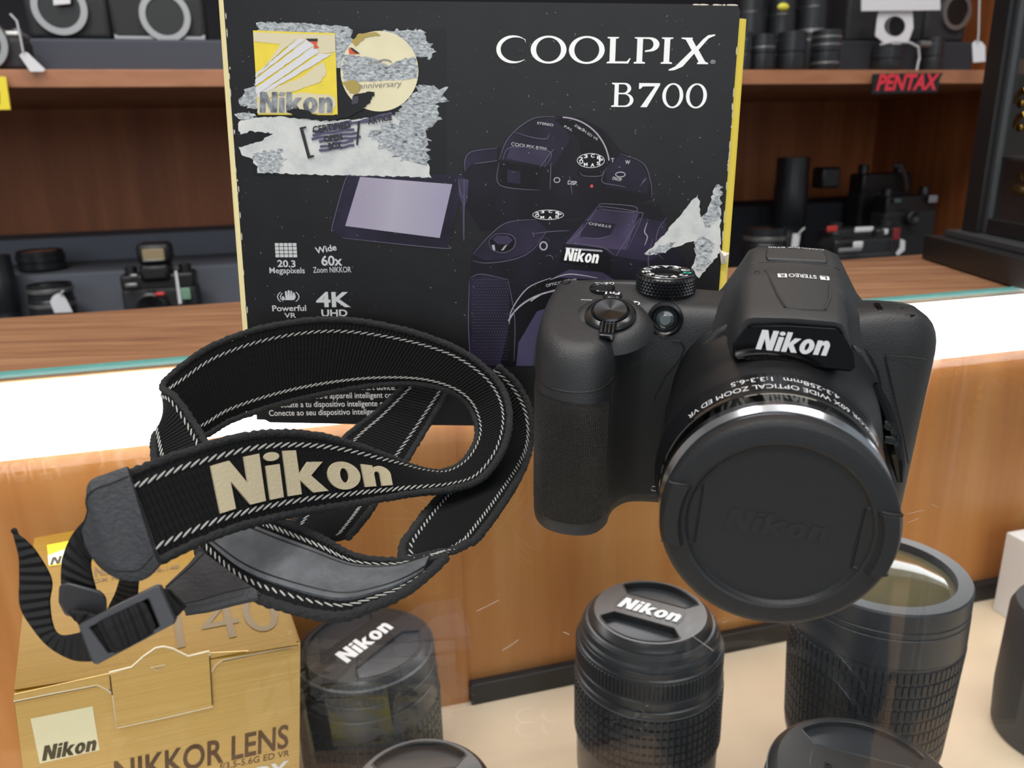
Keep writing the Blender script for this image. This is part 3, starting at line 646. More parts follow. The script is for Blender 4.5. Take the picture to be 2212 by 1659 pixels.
# ================================================================== the bridge camera
S = .8536e-3                                   # model is laid out in millimetres
CMW = Matrix.Translation((.0587, .2018, .0055)) @ rotm(math.radians(-12.64), math.radians(2), math.radians(1.93)).to_4x4() @ Matrix.Scale(S, 4)
CMI = CMW.inverted()
CMR = CMW
def L(px, py, axis, c):
    o = CMI @ EYEP; d = (CMI.to_3x3() @ ray(px, py)); return o + d*((c-o[axis])/d[axis])
b7 = thing('bridge_camera', 'black bridge camera with capped zoom lens standing on the glass counter', 'camera', Matrix.Translation(CMW.translation) @ rotm(math.radians(-12.64), math.radians(2), math.radians(1.93)).to_4x4())
def cpart(name, g, mt, label=None, par=None, **k):
    g.v = [v*S for v in g.v]
    return build(name, g, mt, par or b7, label, local=True, **k)
M_CAM = mat('camera_black_plastic', '222325', .46, bump=.22, bscale=2600, spec=.45)
M_CAMS = mat('camera_satin_plastic', '2b2c2e', .5, bump=.1, bscale=3000, spec=.4)
M_RUB = mat('camera_rubber', '212223', .62, spec=.35, bump=.05, bscale=2500)
M_GRIP = grid_bump('grip_rubber_diamonds', '1e1f20', .5, 5200, 5200, 1.0, dist=.0009)
M_GLOSS = mat('camera_gloss_black', '050506', .05, spec=.3)
M_SEMIG = mat('camera_semigloss', '141518', .25)
M_SILV = mat('camera_silver_edge', 'b8bcc2', .18, metal=1)
M_DCHR = mat('camera_dark_chrome', '55575c', .16, metal=1)
M_LOGO = mat('camera_logo_white', 'e4e4e6', .4)
M_WHT = mat('camera_white_print', 'c8c9cb', .5)
M_HOLE = mat('camera_hole', '050505', .6)
# ---- body with its hand grip: stacked plan outlines
PLAN = [(-57,17),(-60.5,11),(-61.5,0),(-61,-12),(-58.5,-23),(-53.5,-29.5),(-46,-31.5),(-39.5,-29.5),(-36,-23),(-34,-13),(-30,-6.5),(-24,-4.5),(-12,-4),(5,-4),(25,-4),(42,-4),(50,-3.2),(56,-.5),(59.5,5),(59.5,12),(56,18),(40,21),(10,23),(-30,21)]
NP = 120
BASE = cr_closed([Vector((x, y, 0)) for x, y in PLAN], NP)
def inset(ring, d):
    out = []; n = len(ring)
    for i, p in enumerate(ring):
        t = (ring[(i+1) % n]-ring[i-1]).normalized(); nrm = Vector((-t.y, t.x, 0)); out.append(p + nrm*(-d))
    return out
_t = inset(BASE, 1)
SGN = 1 if max(abs(p.x) for p in _t) < max(abs(p.x) for p in BASE) else -1
def sst(a, b, x):
    t = min(1, max(0, (x-a)/(b-a))); return t*t*(3-2*t)
def bodyz(p, z):
    """top slopes down toward the front of the grip and drops on the right shoulder"""
    k = sst(36, 70, z); wg = sst(-12, -28, p.x)
    r = -1.2*sst(34, 42, p.x) + 4.6*sst(50, 62, p.x)
    return z - k*((1-wg)*(4.2 + max(0, -(p.y+2))*.1 + r) + wg*(max(0, 16-p.y)*.26))
def taper(p, z):
    """grip swells slightly in the middle and narrows to the base"""
    q = p.copy()
    if q.x < -34: q.y *= 1 + (.05*math.sin(math.pi*z/60) if q.y < 0 else 0)
    if q.x > 40: q.x += -1.5*(1-z/66)*sst(40, 58, q.x)
    return q
rings = []
for z, d in ((-.6, 3.5), (-.4, 1.8), (.3, .7), (1.6, 0), (10, 0), (20, 0), (30, 0), (40, 0), (48, 0), (54, 0), (62.0, 0), (66.3, .35), (69.0, 1.1), (70.8, 2.3), (71.8, 4.0), (72.2, 6.5)):
    R_ = inset(BASE, SGN*d) if d else BASE
    rings.append([Vector((taper(p, z).x, taper(p, z).y, bodyz(p, z))) for p in R_])
g = G(); g.loft(rings); BODYT = [[v.copy() for v in g.v], list(g.f)]; cpart('body', g, M_CAM, 'matt black body', sharp=50)
def bring(t, z, d):
    """point on the body skin: plan parameter t (0..1), height z, pushed out by d"""
    x = t*NP; i = int(x) % NP; f = x-int(x); a, b = BASE[i], BASE[(i+1) % NP]; p = a.lerp(b, f)
    tt = (b-a).normalized(); nrm = Vector((-tt.y, tt.x, 0))*SGN
    q = taper(p, z) + nrm*d; return Vector((q.x, q.y, bodyz(p, z)))
def skin(name, t0, t1, z0, z1, d, mt, label=None, nt=60, nz=24, rc=2.5, uvk=S):
    """sheet lying on the body skin, rounded corners, with arc-length UVs"""
    g = G(); rows = []; uvs = []
    arcl = [0]
    for i in range(nt): arcl.append(arcl[-1] + (bring(t0+(t1-t0)*(i+1)/nt, 25, d)-bring(t0+(t1-t0)*i/nt, 25, d)).length)
    for j in range(nz+1):
        row = []
        for i in range(nt+1):
            t = t0+(t1-t0)*i/nt; a = arcl[i]; e = min(a, arcl[-1]-a)
            cut = rc - math.sqrt(max(0, rc*rc-(rc-e)**2)) if e < rc else 0
            lo, hi = (z0(t) if callable(z0) else z0)+cut, (z1(t) if callable(z1) else z1)-cut
            z = lo+(hi-lo)*j/nz; dd = d if (0 < i < nt and 0 < j < nz) else .02
            row.append(bring(t, z, dd)); uvs.append((a*uvk, z*uvk))
        rows.append(row)
    g.loft(rows, False, False, False, uvs=uvs)
    return cpart(name, g, mt, label, sharp=70)
# textured finger rubber around the grip, rubber palm sheet, thin seams
TF = 3.0/24
skin('grip_rubber', 1.6/24, 7.9/24, lambda t: 4.5, lambda t: 49.5 - 3.5*abs(t*24-5.0)/3.4, .28, M_GRIP, 'textured rubber finger grip')
skin('palm_rubber', 7.98/24, 12.6/24, 3.5, lambda t: 54 - 1.5*max(0, t*24-11), .2, M_RUB, 'smooth rubber panel between grip and lens', rc=3)
def seam(path, r=.28, par=None): 
    g = G(); g.tube(path, r, 6); cpart('seam', g, M_HOLE)
seam([bring((1.2+7*i/30)/24, 56.4-1.2*math.sin(math.pi*i/30), .02) for i in range(31)])
pl = [(1478,770),(1436,738),(1450,736),(1470,737),(1479,752),(1470,775),(1440,810),(1418,850),(1406,900),(1398,980),(1393,1030),(1385,1046),(1365,1052)]
seam([L(x, y, 1, -4.55) for x, y in pl[2:]], .22)
# base plate of the grip
skin('grip_foot', 1.2/24, 8.3/24, .4, 3.9, .15, M_CAMS, nz=4, rc=1)
text_f = Frame(CMW @ Vector((0, -4.3, 0)), CMW.to_3x3() @ Vector((1, 0, 0)), CMW.to_3x3() @ Vector((0, 0, 1)))
text_px(text_f, 'COOLPIX', (1405,1059), (1478,1072), 11, 'body_lettering', M_WHT, b7, .0002)
# ---- lens cowl and barrel
_a, _b, _c, _d = [L(x, y, 1, -62) for x, y in ((1425,1130),(1957,1130),(1700,907),(1690,1362))]
LX, LZ_, LR = (_a.x+_b.x)/2, (_c.z+_d.z)/2, ((_b.x-_a.x)*.55+(_c.z-_d.z)*.45)/2/30.3
print('LENS', LX, LZ_, LR)
def sup(cx, cz, a, b, e, y, n=64, top=0):
    o = []
    for j in range(n):
        t = 2*math.pi*j/n; c, s = math.cos(t), math.sin(t)
        x = cx + a*math.copysign(abs(c)**(2/e), c); z = cz + b*math.copysign(abs(s)**(2/e), s)
        o.append(Vector((x, y, z)))
    return o
rings = [sup(13, 33, 32, 33, 2.8, -3), sup(13, 32.5, 31.6, 32, 2.5, -6), sup(12.2, 31.4, 31.2, 31, 2.3, -13), sup(11.8, 30.4, 30.8, 30.6, 2.1, -20), sup(LX, 29.4, 32*LR, 32*LR, 2, -26), sup(LX, LZ_, 32.4*LR, 32.4*LR, 2, -31), sup(LX, LZ_, 32.4*LR, 32.4*LR, 2, -33)]
g = G(); g.loft(rings, True, False); cpart('lens_cowl', g, mat('cowl_black', '131416', .38), 'flared lens cowl', sharp=60)
def LM(y0): return Matrix.Translation((LX, 0, LZ_)) @ Matrix.Rotation(math.pi/2, 4, 'X')      # local z of the lathe -> -y
def ringp(name, prof, mt, label=None, n=96):
    g = G(); g.lathe([(r*LR, z) for r, z in prof], n, LM(0), cap0=True, cap1=True); return cpart(name, g, mt, label, sharp=25)
ringp('lettered_ring', [(28, 32), (32.5, 32.4), (32.7, 33), (31.1, 42.0), (29.0, 42.3)], M_SEMIG, 'black ring with white lettering')
ringp('gloss_ring', [(28, 42.2), (30.9, 42.3), (31.2, 42.7), (31.0, 43.1), (30.7, 43.3), (30.2, 48.6), (28, 48.8)], mat('smoky_mirror', '6a6864', .07, metal=1), 'polished dark mirror ring')
ringp('bright_ring', [(27, 48.5), (30.3, 48.6), (30.9, 49.4), (30.7, 51.8), (29.6, 53.4), (28, 53.8)], M_SILV, 'bright rim of the lens')
ringp('inner_barrel', [(27, 53.4), (29.0, 53.6), (28.8, 55.2), (29.2, 55.4), (29.2, 56.4), (27, 56.8)], M_SEMIG)
def wrap(s, a0, a1, y0, h, bold=.01):
    vs, fs = font2d(s, bold); x0 = min(v[0] for v in vs); x1 = max(v[0] for v in vs)
    def fn(u, v, w):
        a = math.radians(a0 + (a1-a0)*(u-x0)/(x1-x0)); r = (32.76 - (v/CAPH*h+ (y0-33.0))*.178)*LR
        return Vector((LX + r*math.sin(a), -(y0 + v/CAPH*h), LZ_ + r*math.cos(a)))
    g = G(); g.add([fn(a, b, 0) for a, b in vs], fs); cpart('ring_lettering', g, M_WHT, smooth=False)
wrap('NIKKOR 60X WIDE OPTICAL ZOOM ED VR', 58, -50, 38.8, 2.2, 0)
wrap('4.3-258mm  1:3.3-6.5', 30, -24, 34.9, 2.2, 0)
# ---- lens cap
capo = None
g = G(); g.lathe(([(r*LR, z) for r, z in [(28.4, 56.0), (29.6, 56.2), (30.1, 56.8), (30.2, 59.4), (29.8, 60.5), (29.0, 61.1), (28.2, 61.3), (24.2, 61.5), (23.5, 61.2), (23.0, 60.4), (22.6, 60.1), (0.01, 60.0)]]), 128, LM(0), cap0=True)
M_CAPB = mat('lens_cap_black', '202123', .46, bump=.12, bscale=2200, spec=.4)
capo = cpart('lens_cap', g, M_CAPB, 'round black lens cap with two pinch grips', sharp=24)
TILT = math.radians(-3)
def capfn(u, v, w): return Vector((LX + (u*math.cos(TILT)-v*math.sin(TILT))*LR, -w, LZ_ + (u*math.sin(TILT)+v*math.cos(TILT))*LR))
for sd in (-1, 1):
    zt = [8.6 - 17.2*i/16 for i in range(17)]
    def rim(r): return [(sd*math.sqrt(r*r-z*z), z) for z in zt]
    g = G(); outer = rim(30.3); mid = rim(25.4); inn = [(sd*(23.4+ .4*math.cos(z/8.6*1.5)), z) for z in zt]
    g.loft([[capfn(u, v, 57.6) for u, v in outer], [capfn(u, v, 60.2) for u, v in outer], [capfn(u, v, 62.8) for u, v in rim(29.0)], [capfn(u, v, 63.2) for u, v in mid], [capfn(u, v, 61.0) for u, v in rim(24.2)], [capfn(u, v, 58.2) for u, v in [(sd*20.4, z) for z in zt]], [capfn(u, v, 57) for u, v in [(sd*20.4, z) for z in zt]]], False, False, False)
    for k in (0, -1):
        P_ = [outer[k], rim(29.0)[k], mid[k], rim(24.2)[k], (sd*20.4, zt[k])]
        W_ = [60.2, 62.8, 63.2, 60.6, 58.2]
        g.add([capfn(*p, w) for p, w in zip(P_, W_)] + [capfn(P_[-1][0], P_[-1][1], 57), capfn(P_[0][0], P_[0][1], 56.4)], [tuple(range(7))])
    cpart('pinch_grip', g, M_CAPB, 'pinch grip of the lens cap', par=capo, sharp=30)
    for z in (8.75, -8.75):
        g = G(); g.tube([capfn(sd*20.6, z, 60.1), capfn(sd*23.2, z, 60.9), capfn(sd*25, z, 61.7), capfn(sd*28, z, 61.6), capfn(sd*28.8, z, 61.2)], .42, 6); cpart('grip_slot', g, M_HOLE, par=capo)
    g = G(); g.tube([capfn(sd*20.1, z, 59.95) for z in (-8.6, -4, 0, 4, 8.6)], .42, 6); cpart('grip_slot', g, M_HOLE, par=capo)
N2 = nikon2d(.2); fv, ff = fill(N2)
put2d((fv, ff), lambda u, v, w: (capfn(-13.3+u*26.4, -2.9+v*6.2-u*.0, 60.05+w))*S, 'cap_lettering', mat('cap_emboss', '1d1e1f', .4), capo, 'embossed name on the lens cap', fit=(1, 1), thick=.16, local=True)
# ---- flash and viewfinder housing
def sec(y, pts): return [Vector((x, y, z)) for x, z in pts]
HB = [(-13,58),(-8.5,64.5),(-4,69.5),(1.0,78),(3.2,82.2),(6,83.6),(17,83.9),(27,83.4),(30.5,82),(33.5,77),(37.5,70.5),(42,65.5),(46,60)]
HM = [(-13,56),(-9.5,63.5),(-5.5,68.5),(-1.2,74.8),(1.0,77.9),(3.6,79.1),(16,79.6),(27,79),(29.5,77.6),(31.8,73.5),(34.8,68),(38,63.5),(42,57)]
HF = [(-2.4,60),(-2.2,62.5),(-1.9,66),(-1.0,69.4),(.3,70.9),(2.2,71.5),(13,71.8),(23.6,71.4),(25.4,70.8),(26.6,69),(28.2,65.5),(29.5,62.5),(30,60)]
def hmix(y):
    if y >= 0:
        t = sst(0, 20, y); A, B = HM, HB
    else:
        t = y/-25.5; A, B = HM, HF
    out = []
    for i, (a, b) in enumerate(zip(A, B)):
        q = t
        if y < 0 and i in (0, 1, 2, 10, 11, 12): q = sst(0, 9, -y)*(.86+.14*t)
        elif y < 0 and i in (3, 9): q = max(t, sst(0, 9, -y)*.6)
        out.append((a[0]+(b[0]-a[0])*q, a[1]+(b[1]-a[1])*(q if i in (0, 1, 2, 10, 11, 12) else t)))
    return out
def hs(y, ins=0):
    return [Vector((16+(x-16)*(1-ins*.06), y, z-ins*(z-55)*.08)) for x, z in hmix(y)]
rings = [hs(23.5, 1), hs(23.2, .4), hs(22, 0), hs(17), hs(12), hs(8), hs(4), hs(0), hs(-1.5), hs(-3), hs(-5), hs(-7), hs(-9), hs(-12), hs(-15), hs(-20), hs(-24.2), hs(-25.2, .15)]
g = G(); g.loft(rings); cpart('flash_housing', g, M_CAMS, 'raised flash and viewfinder hump', sharp=40, bevel=0)
def htop(x, y):
    P_ = hmix(y)
    for a, b in zip(P_[3:], P_[4:]):
        if a[0] <= x <= b[0]: return a[1]+(b[1]-a[1])*(x-a[0])/(b[0]-a[0])
    return P_[6][1]
from mathutils.bvhtree import BVHTree
def bvh(g): return BVHTree.FromPolygons([tuple(v) for v in g.v], g.f)
def hit(t, px, py):
    o = CMI @ EYEP; d = (CMI.to_3x3() @ ray(px, py)).normalized(); h = t.ray_cast(o, d)
    if h[0] is None: print('MISS', px, py); return L(px, py, 2, 67.6), None
    return h[0], h[1]
# brand plate under the front lip
FY = -26.2
pts = [L(x, y, 1, FY) for x, y in ((1584,770),(1583,744),(1616,705),(1626,700),(1700,699),(1806,706),(1816,711),(1846,762),(1849,796),(1838,803),(1590,778))]
PL = [(p.x, p.z) for p in pts]
g = G(); g.prism(PL, lambda u, v, w: Vector((u, FY+2-w, v)), 0, 2.4); cpart('brand_plate', g, M_GLOSS, 'glossy black name plate', bevel=.0005, seg=3, sharp=30)
fr = Frame(CMW @ Vector((0, FY-.45, 0)), CMW.to_3x3() @ Vector((1, 0, 0)), CMW.to_3x3() @ Vector((0, 0, 1)))
fn, LL = line_frame(fr, (1632,753), (1788,768))
put2d(fill(nikon2d(.2)), fn, 'brand_lettering', M_LOGO, b7, 'raised white name on the hump', fit=(LL, px_h(fr, (1710,765), 42)), w=.0000, thick=.0004)
# lip above the plate
g = G(); g.loft([[L(x, y, 1, FY-.9) for x, y in ((1622,699),(1700,696),(1806,704),(1816,709))], [L(x, y, 1, FY-.9) for x, y in ((1615,706),(1700,700),(1806,708),(1822,722))], [L(x, y, 1, FY+1) for x, y in ((1615,706),(1700,700),(1806,708),(1822,722))]], False, False, False)
cpart('plate_lip', g, M_GLOSS)
# panel lines, microphones and lettering on the hump top (placed on its sloping skin)
def hp(x, y, d=.1): return Vector((x, y, htop(x, y)+d))
g = G(); g.tube([hp(7, 2, .15), hp(9.5, -14, .1), hp(11, -20, .05)], .45, 6); cpart('housing_ridge', g, M_CAMS)
g = G(); g.tube([hp(25.6, 2, .15), hp(23.4, -14, .1), hp(21.5, -20, .05)], .45, 6); cpart('housing_ridge', g, M_CAMS)
g = G(); g.tube([hp(11, -20, .05), hp(16, -20.6, .05), hp(21.5, -20, .05)], .2, 6); cpart('seam', g, M_HOLE)
g = G(); g.tube([hp(-.5+i*34/20-1, 7.6+1.0*math.sin(math.pi*i/20), 0 if 1 < i < 19 else -2.2) for i in range(1, 20)], .2, 6); cpart('seam', g, M_HOLE)
for x in (4.4, 28.2):
    g = G(); g.box(hp(x, .5, -1.6 if x > 20 else -.2), (1.7, 3.0, .9)); cpart('microphone_slot', g, M_HOLE, bevel=.0004)
# raised pop-up flash tab at the back
cs = [hp(8, 9, .1), hp(25.5, 9, .1), hp(26, 11, .2), hp(25.6, 17, .2), hp(8.2, 17, .2), hp(7.6, 11, .2)]
g = G(); g.loft([[Vector((p.x, p.y, p.z-.6)) for p in cs], [Vector((p.x, p.y, p.z+.75)) for p in cs]]); cpart('flash_tab', g, M_CAMS, bevel=.0006, seg=3)
def hput(s, x0, x1, y, h, name='housing_lettering', bold=.01):
    vs, fs = font2d(s, bold); a0 = min(v[0] for v in vs); a1 = max(v[0] for v in vs)
    g = G(); g.add([hp(x1-(x1-x0)*(v[0]-a0)/(a1-a0), y - v[1]/CAPH*h, .22) for v in vs], fs); cpart(name, g, M_WHT, smooth=False)
hput('STEREO', 13.3, 21.2, -1.0, 2.0)
for x0, ch in ((10.2, 'R'), (22.2, 'L')):
    g = G(); g.add([hp(x0, -3.2, .2), hp(x0+2.6, -3.2, .2), hp(x0+2.6, -.9, .2), hp(x0, -.9, .2)], [(0,1,2,3)]); cpart('housing_lettering', g, M_WHT, smooth=False)
    vs, fs = font2d(ch, .02); a1 = max(v[0] for v in vs)
    g = G(); g.add([hp(x0+2.1-1.6*v[0]/a1, -1.3-v[1]/CAPH*1.5, .26) for v in vs], fs); cpart('housing_lettering', g, M_HOLE, smooth=False)
hput('COOLPIX B700', 9, 26, 20.5, 1.8, bold=0)
# side cheeks that run from the hump down beside the lens
def cheek(pts, y0, y1, name, mt, bev=.0012):
    g = G(); P0 = [L(x, y, 1, y0) for x, y in pts]; P1 = [Vector((p.x, y1, p.z)) for p in P0]; g.loft([P0, P1]); return cpart(name, g, mt, bevel=bev, seg=3, sharp=40)
cheek([(1588,690),(1588,730),(1584,772),(1552,800),(1500,840),(1470,890),(1452,950),(1440,990),(1430,960),(1440,880),(1462,820),(1495,770),(1545,715)], -7.5, -3.5, 'cowl_shoulder', M_CAM, .002)
cheek([(1842,745),(1870,760),(1890,800),(1906,850),(1935,940),(1948,1010),(1940,1040),(1905,930),(1860,830),(1844,800)], -8, -3.5, 'cowl_shoulder', M_CAM, .002)
# gloss strip and zoom rocker on the right flank of the cowl
g = G(); g.tube([L(x, y, 1, -12) for x, y in ((1888,830),(1908,880),(1928,940),(1940,1000),(1944,1040))], [1.2, 2.1, 2.3, 2.0, .8], 10); cpart('side_strip', g, M_GLOSS, 'gloss black strip beside the lens')
g = G(); g.box(L(1916, 918, 1, -14.5), (3.2, 3, 2.4), Matrix.Rotation(.4, 3, 'Y')); g.box(L(1922, 948, 1, -14.5), (4.2, 3, 2.4), Matrix.Rotation(.1, 3, 'Y')); cpart('zoom_rocker', g, M_GLOSS, bevel=.0004)
# right shoulder fittings
BT = BVHTree.FromPolygons([tuple(v) for v in BODYT[0]], BODYT[1])
for q4 in (((1884,652),(1903,656),(1910,672),(1896,672)), ((1942,664),(1962,668),(1980,682),(1968,686),(1950,680))):
    P_ = [hit(BT, *p)[0] for p in q4]; g = G(); g.loft([[p+Vector((0, 0, -.8)) for p in P_], [p+Vector((0, -.1, .25)) for p in P_]]); cpart('shoulder_inlay', g, M_GLOSS, 'gloss black shoulder inlay', bevel=.0004, seg=3)
g = G(); g.tube([Vector((58.2, 8+1.8*math.cos(t*.45), 60.8+1.6*math.sin(t*.45))) for t in range(14)], .5, 8, True); cpart('strap_eyelet', g, M_SILV)
g = G(); g.tube([Vector((-58.8+.6*math.cos(t*.45), 9+3.2*math.cos(t*.45), 61+2.4*math.sin(t*.45))) for t in range(14)], .6, 8, True); cpart('strap_eyelet', g, M_SILV)
# right hand side leatherette panel and its seam
seam([L(x, y, 1, -4.5) for x, y in ((1915,769),(1914,775),(1922,810),(1936,870),(1952,940),(1962,1000))] , .2)
seam([L(x, y, 1, -4.5) for x, y in ((1915,769),(1940,770),(1975,773),(2000,777))], .2)
# ---- mode dial
DC = L(1440, 587, 1, 11)
DZ = DC.z
DM = Matrix.Translation(DC) @ Matrix.Rotation(math.radians(3), 4, 'X')
RD = 9.3
g = G(); g.lathe([(RD-.8, -7.5), (RD-.2, -7), (RD-.15, -1.0), (RD-.5, -.6), (RD-.5, -.3), (RD-1.0, 0), (.01, 0)], 64, DM, cap0=True); dial = cpart('mode_dial', g, M_SEMIG, 'knurled black mode dial', sharp=30)
g = G(); NK = 46
for r_ in range(5):
    for k in range(NK):
        a = 2*math.pi*(k+.5*(r_ % 2))/NK; da = math.pi/NK; z = -1.6 - r_*1.05; hz = 1.05
        q = lambda aa, zz, rr: DM @ Vector((rr*math.cos(aa), rr*math.sin(aa), zz))
        g.add([q(a-da, z, RD-.2), q(a, z-hz, RD-.2), q(a+da, z, RD-.2), q(a, z+hz, RD-.2), q(a, z, RD+.45)], [(0,1,4),(1,2,4),(2,3,4),(3,0,4)])
cpart('dial_knurl', g, M_SEMIG, par=dial, smooth=False)
g = G(); g.tube([DM @ Vector(((RD-.75)*math.cos(t*.13), (RD-.75)*math.sin(t*.13), -.1)) for t in range(48)], .16, 6, True); cpart('dial_rim', g, M_SILV, par=dial)
g = G(); g.lathe([(4.6, .02), (4.4, .08), (.01, .08)], 48, DM, cap0=True); cpart('dial_centre', g, M_DCHR, par=dial)
for i, s in enumerate(('P', 'S', 'A', 'M', 'U', 'E', 'R', 'SCENE', '4', 'C', 'O')):
    a = 2*math.pi*i/11 + .5; vs, fs = font2d(s, .03); x0 = min(v[0] for v in vs); x1 = max(v[0] for v in vs); ym = .35
    wd_ = 2.2 if len(s) == 1 else 4.2; hh = 2.4 if len(s) == 1 else 1.3
    dirx = Vector((-math.sin(a), math.cos(a), 0)); diry = Vector((-math.cos(a), -math.sin(a), 0)); c0 = Vector((math.cos(a), math.sin(a), 0))*6.6
    g = G(); g.add([DM @ (c0 + dirx*(((v[0]-x0)/(x1-x0)-.5)*wd_) + diry*((v[1]/CAPH-.5)*hh) + Vector((0, 0, .12))) for v in vs], fs)
    cpart('dial_mark', g, mat('dial_green', '2fae9a', .5) if s == 'O' else M_WHT, par=dial, smooth=False)
# ---- shutter plateau with zoom lever
BT = BVHTree.FromPolygons([tuple(v) for v in BODYT[0]], BODYT[1])
SCN, _n = hit(BT, 1318, 690)
TM = Matrix.Translation(SCN + Vector((0, 0, 1.2))) @ Matrix.Rotation(math.radians(24), 4, 'X') @ Matrix.Scale(1.0, 4)
g = G(); g.lathe([(13.5, -4.6), (11.6, -1.8), (9.4, -.6), (8.4, -.4)], 64, TM, cap0=True, cap1=True); cpart('shutter_plateau', g, M_CAM, sharp=60)
g = G(); g.lathe([(7.9, -1), (7.9, .6), (7.2, 1.3), (5.9, 1.7), (5.6, 1.3)], 64, TM, cap0=True, cap1=True); lev = cpart('zoom_lever', g, M_SEMIG, 'zoom lever ring around the shutter button')
g = G(); g.loft([[TM @ Vector((x, y, z)) for x, y in ((-2.9,-4.6),(2.9,-4.6),(2.4,-8.6),(2.0,-11.6),(-2.0,-11.6),(-2.4,-8.6))] for z in (-.8, 1.7)]); cpart('lever_tongue', g, M_GLOSS, par=lev, bevel=.0004)
g = G(); 
for x in (-1.9, -.6, .6, 1.9): g.box(TM @ Vector((x*.9, -8.0, 1.8)), (.5, 5.4, .6), TM.to_3x3())
cpart('lever_ribs', g, M_SEMIG, par=lev, bevel=.0001)
g = G(); g.box(TM @ Vector((0, -11.6, 1.2)), (4.2, 1.1, 1.8), TM.to_3x3()); cpart('lever_lip', g, M_DCHR, par=lev, bevel=.0002)
g = G(); g.lathe([(5.5, .3), (5.5, 2.0), (5.0, 2.5), (4.5, 2.45), (.01, 2.1)], 64, TM, cap0=True)
mt = mat('brushed_button', '3a3b3e', .22, metal=1)
b_ = mt.node_tree.nodes['Principled BSDF']; b_.inputs['Anisotropic'].default_value = .85
tg = mt.node_tree.nodes.new('ShaderNodeTangent'); tg.direction_type = 'RADIAL'; tg.axis = 'Z'; mt.node_tree.links.new(tg.outputs[0], b_.inputs['Tangent'])
cpart('shutter_button', g, mt, 'round brushed shutter button', sharp=30)
def topmark(px, py): 
    p = L(px, py, 2, 65.9); return p
# power button, function button, small marks
for (px, py, r_, mt_) in ((1301, 624, 4.2, M_DCHR),):
    c, _n = hit(BT, px, py); M_ = Matrix.Translation(c) @ Matrix.Rotation(math.radians(8), 4, 'X')
    g = G(); g.lathe([(r_, -1.2), (r_, .45), (r_-.5, .6), (r_-.9, .3), (.01, .2)], 48, M_, cap0=True); cpart('power_button', g, M_SEMIG, sharp=30)
    g = G(); g.tube([M_ @ Vector(((r_-.3)*math.cos(t*.21), (r_-.3)*math.sin(t*.21), .55)) for t in range(30)], .22, 6, True); cpart('power_ring', g, M_DCHR)
c, _n = hit(BT, 1323, 640); M_ = Matrix.Translation(c) @ Matrix.Rotation(math.radians(10), 4, 'X')
g = G(); g.lathe([(3.1, -1), (3.1, .5), (2.6, .9), (.01, .95)], 40, M_, cap0=True); cpart('function_button', g, M_SEMIG, sharp=30)
def mput(s, M2, x0, x1, y, h, par=None, bold=.02):
    vs, fs = font2d(s, bold); a0 = min(v[0] for v in vs); a1 = max(v[0] for v in vs)
    g = G(); g.add([M2 @ Vector((x1-(x1-x0)*(v[0]-a0)/(a1-a0), y-v[1]/CAPH*h, 1.15)) for v in vs], fs); cpart('button_lettering', g, M_WHT, smooth=False)
mput('Fn1', M_, -2.3, 2.3, .9, 2.0)
c, _n = hit(BT, 1306, 612)
if c: mput('ON/OFF', Matrix.Translation(c-Vector((0,0,.95))) @ Matrix.Rotation(math.radians(8), 4, 'X'), -3.2, 3.2, 1, 2.2)
c, _n = hit(BT, 1375, 656); mput('Q', Matrix.Translation(c-Vector((0,0,.9))) @ Matrix.Rotation(math.radians(14), 4, 'X'), -1.1, 1.1, 1, 2.2)
c, _n = hit(BT, 1267, 648); g = G(); g.box(c+Vector((0,0,.05)), (3.6, .35, .12)); cpart('button_lettering', g, M_WHT)
# ---- AF lamp on the front
c = L(1437, 690, 1, -4.4); M_ = Matrix.Translation(c) @ Matrix.Rotation(math.pi/2, 4, 'X')
g = G(); g.lathe([(5.6, -.6), (5.5, .5), (4.7, .9), (4.2, .6), (3.6, -.4), (3.3, -.4), (3.2, 0)], 48, M_, cap0=True); cpart('lamp_bezel', g, M_SEMIG, sharp=30)
g = G(); g.lathe([(3.1, -.3), (2.7, .5), (1.5, 1.0), (.01, 1.1)], 40, M_, cap0=True); cpart('focus_lamp', g, mat('lamp_lens', '333b3d', .08, coat=1), 'pale clear focus lamp')
g = G(); g.lathe([(1.7, 1.0), (1.5, 1.15), (.01, 1.2)], 30, M_, cap0=True); cpart('lamp_core', g, mat('lamp_core_m', '5a6464', .2))
# gloss well behind the dial
g = G(); g.box(Vector((-8.5, 10, 66.4)), (9, 14, 1.2)); cpart('dial_well', g, M_GLOSS, bevel=.0008, seg=3)
# ================================================================== the neck strap
M_WEB = grid_bump('strap_webbing', '17181a', .85, 5200, 2600, 1.0, spec=.2, diag=False, dist=.0007)
M_WEBN = grid_bump('narrow_webbing', '1b1b1c', .8, 3200, 2600, .8, spec=.25, diag=False, dist=.0005)
M_PAD = mat('strap_suede_back', '54575b', .8, bump=.5, bscale=700, mottled=.25, mscale=160, spec=.2)
M_LEA = mat('strap_leather', '35363a', .55, bump=.35, bscale=900, mottled=.12, mscale=90, spec=.35)
M_STI = mat('strap_stitch', '9a9b98', .8)
M_EMB = mat('strap_embroidery', 'b3a78b', .75, bump=.15, bscale=1500)
M_BUK = mat('strap_buckle', '2f3034', .42)
M_FUZ = mat('strap_edge_fuzz', '1c1d1f', .95, bump=.9, bscale=1100)
strap = thing('neck_strap', 'coiled black woven camera neck strap with tan lettering lying on the glass', 'strap', T((-.08, .21, 0)))
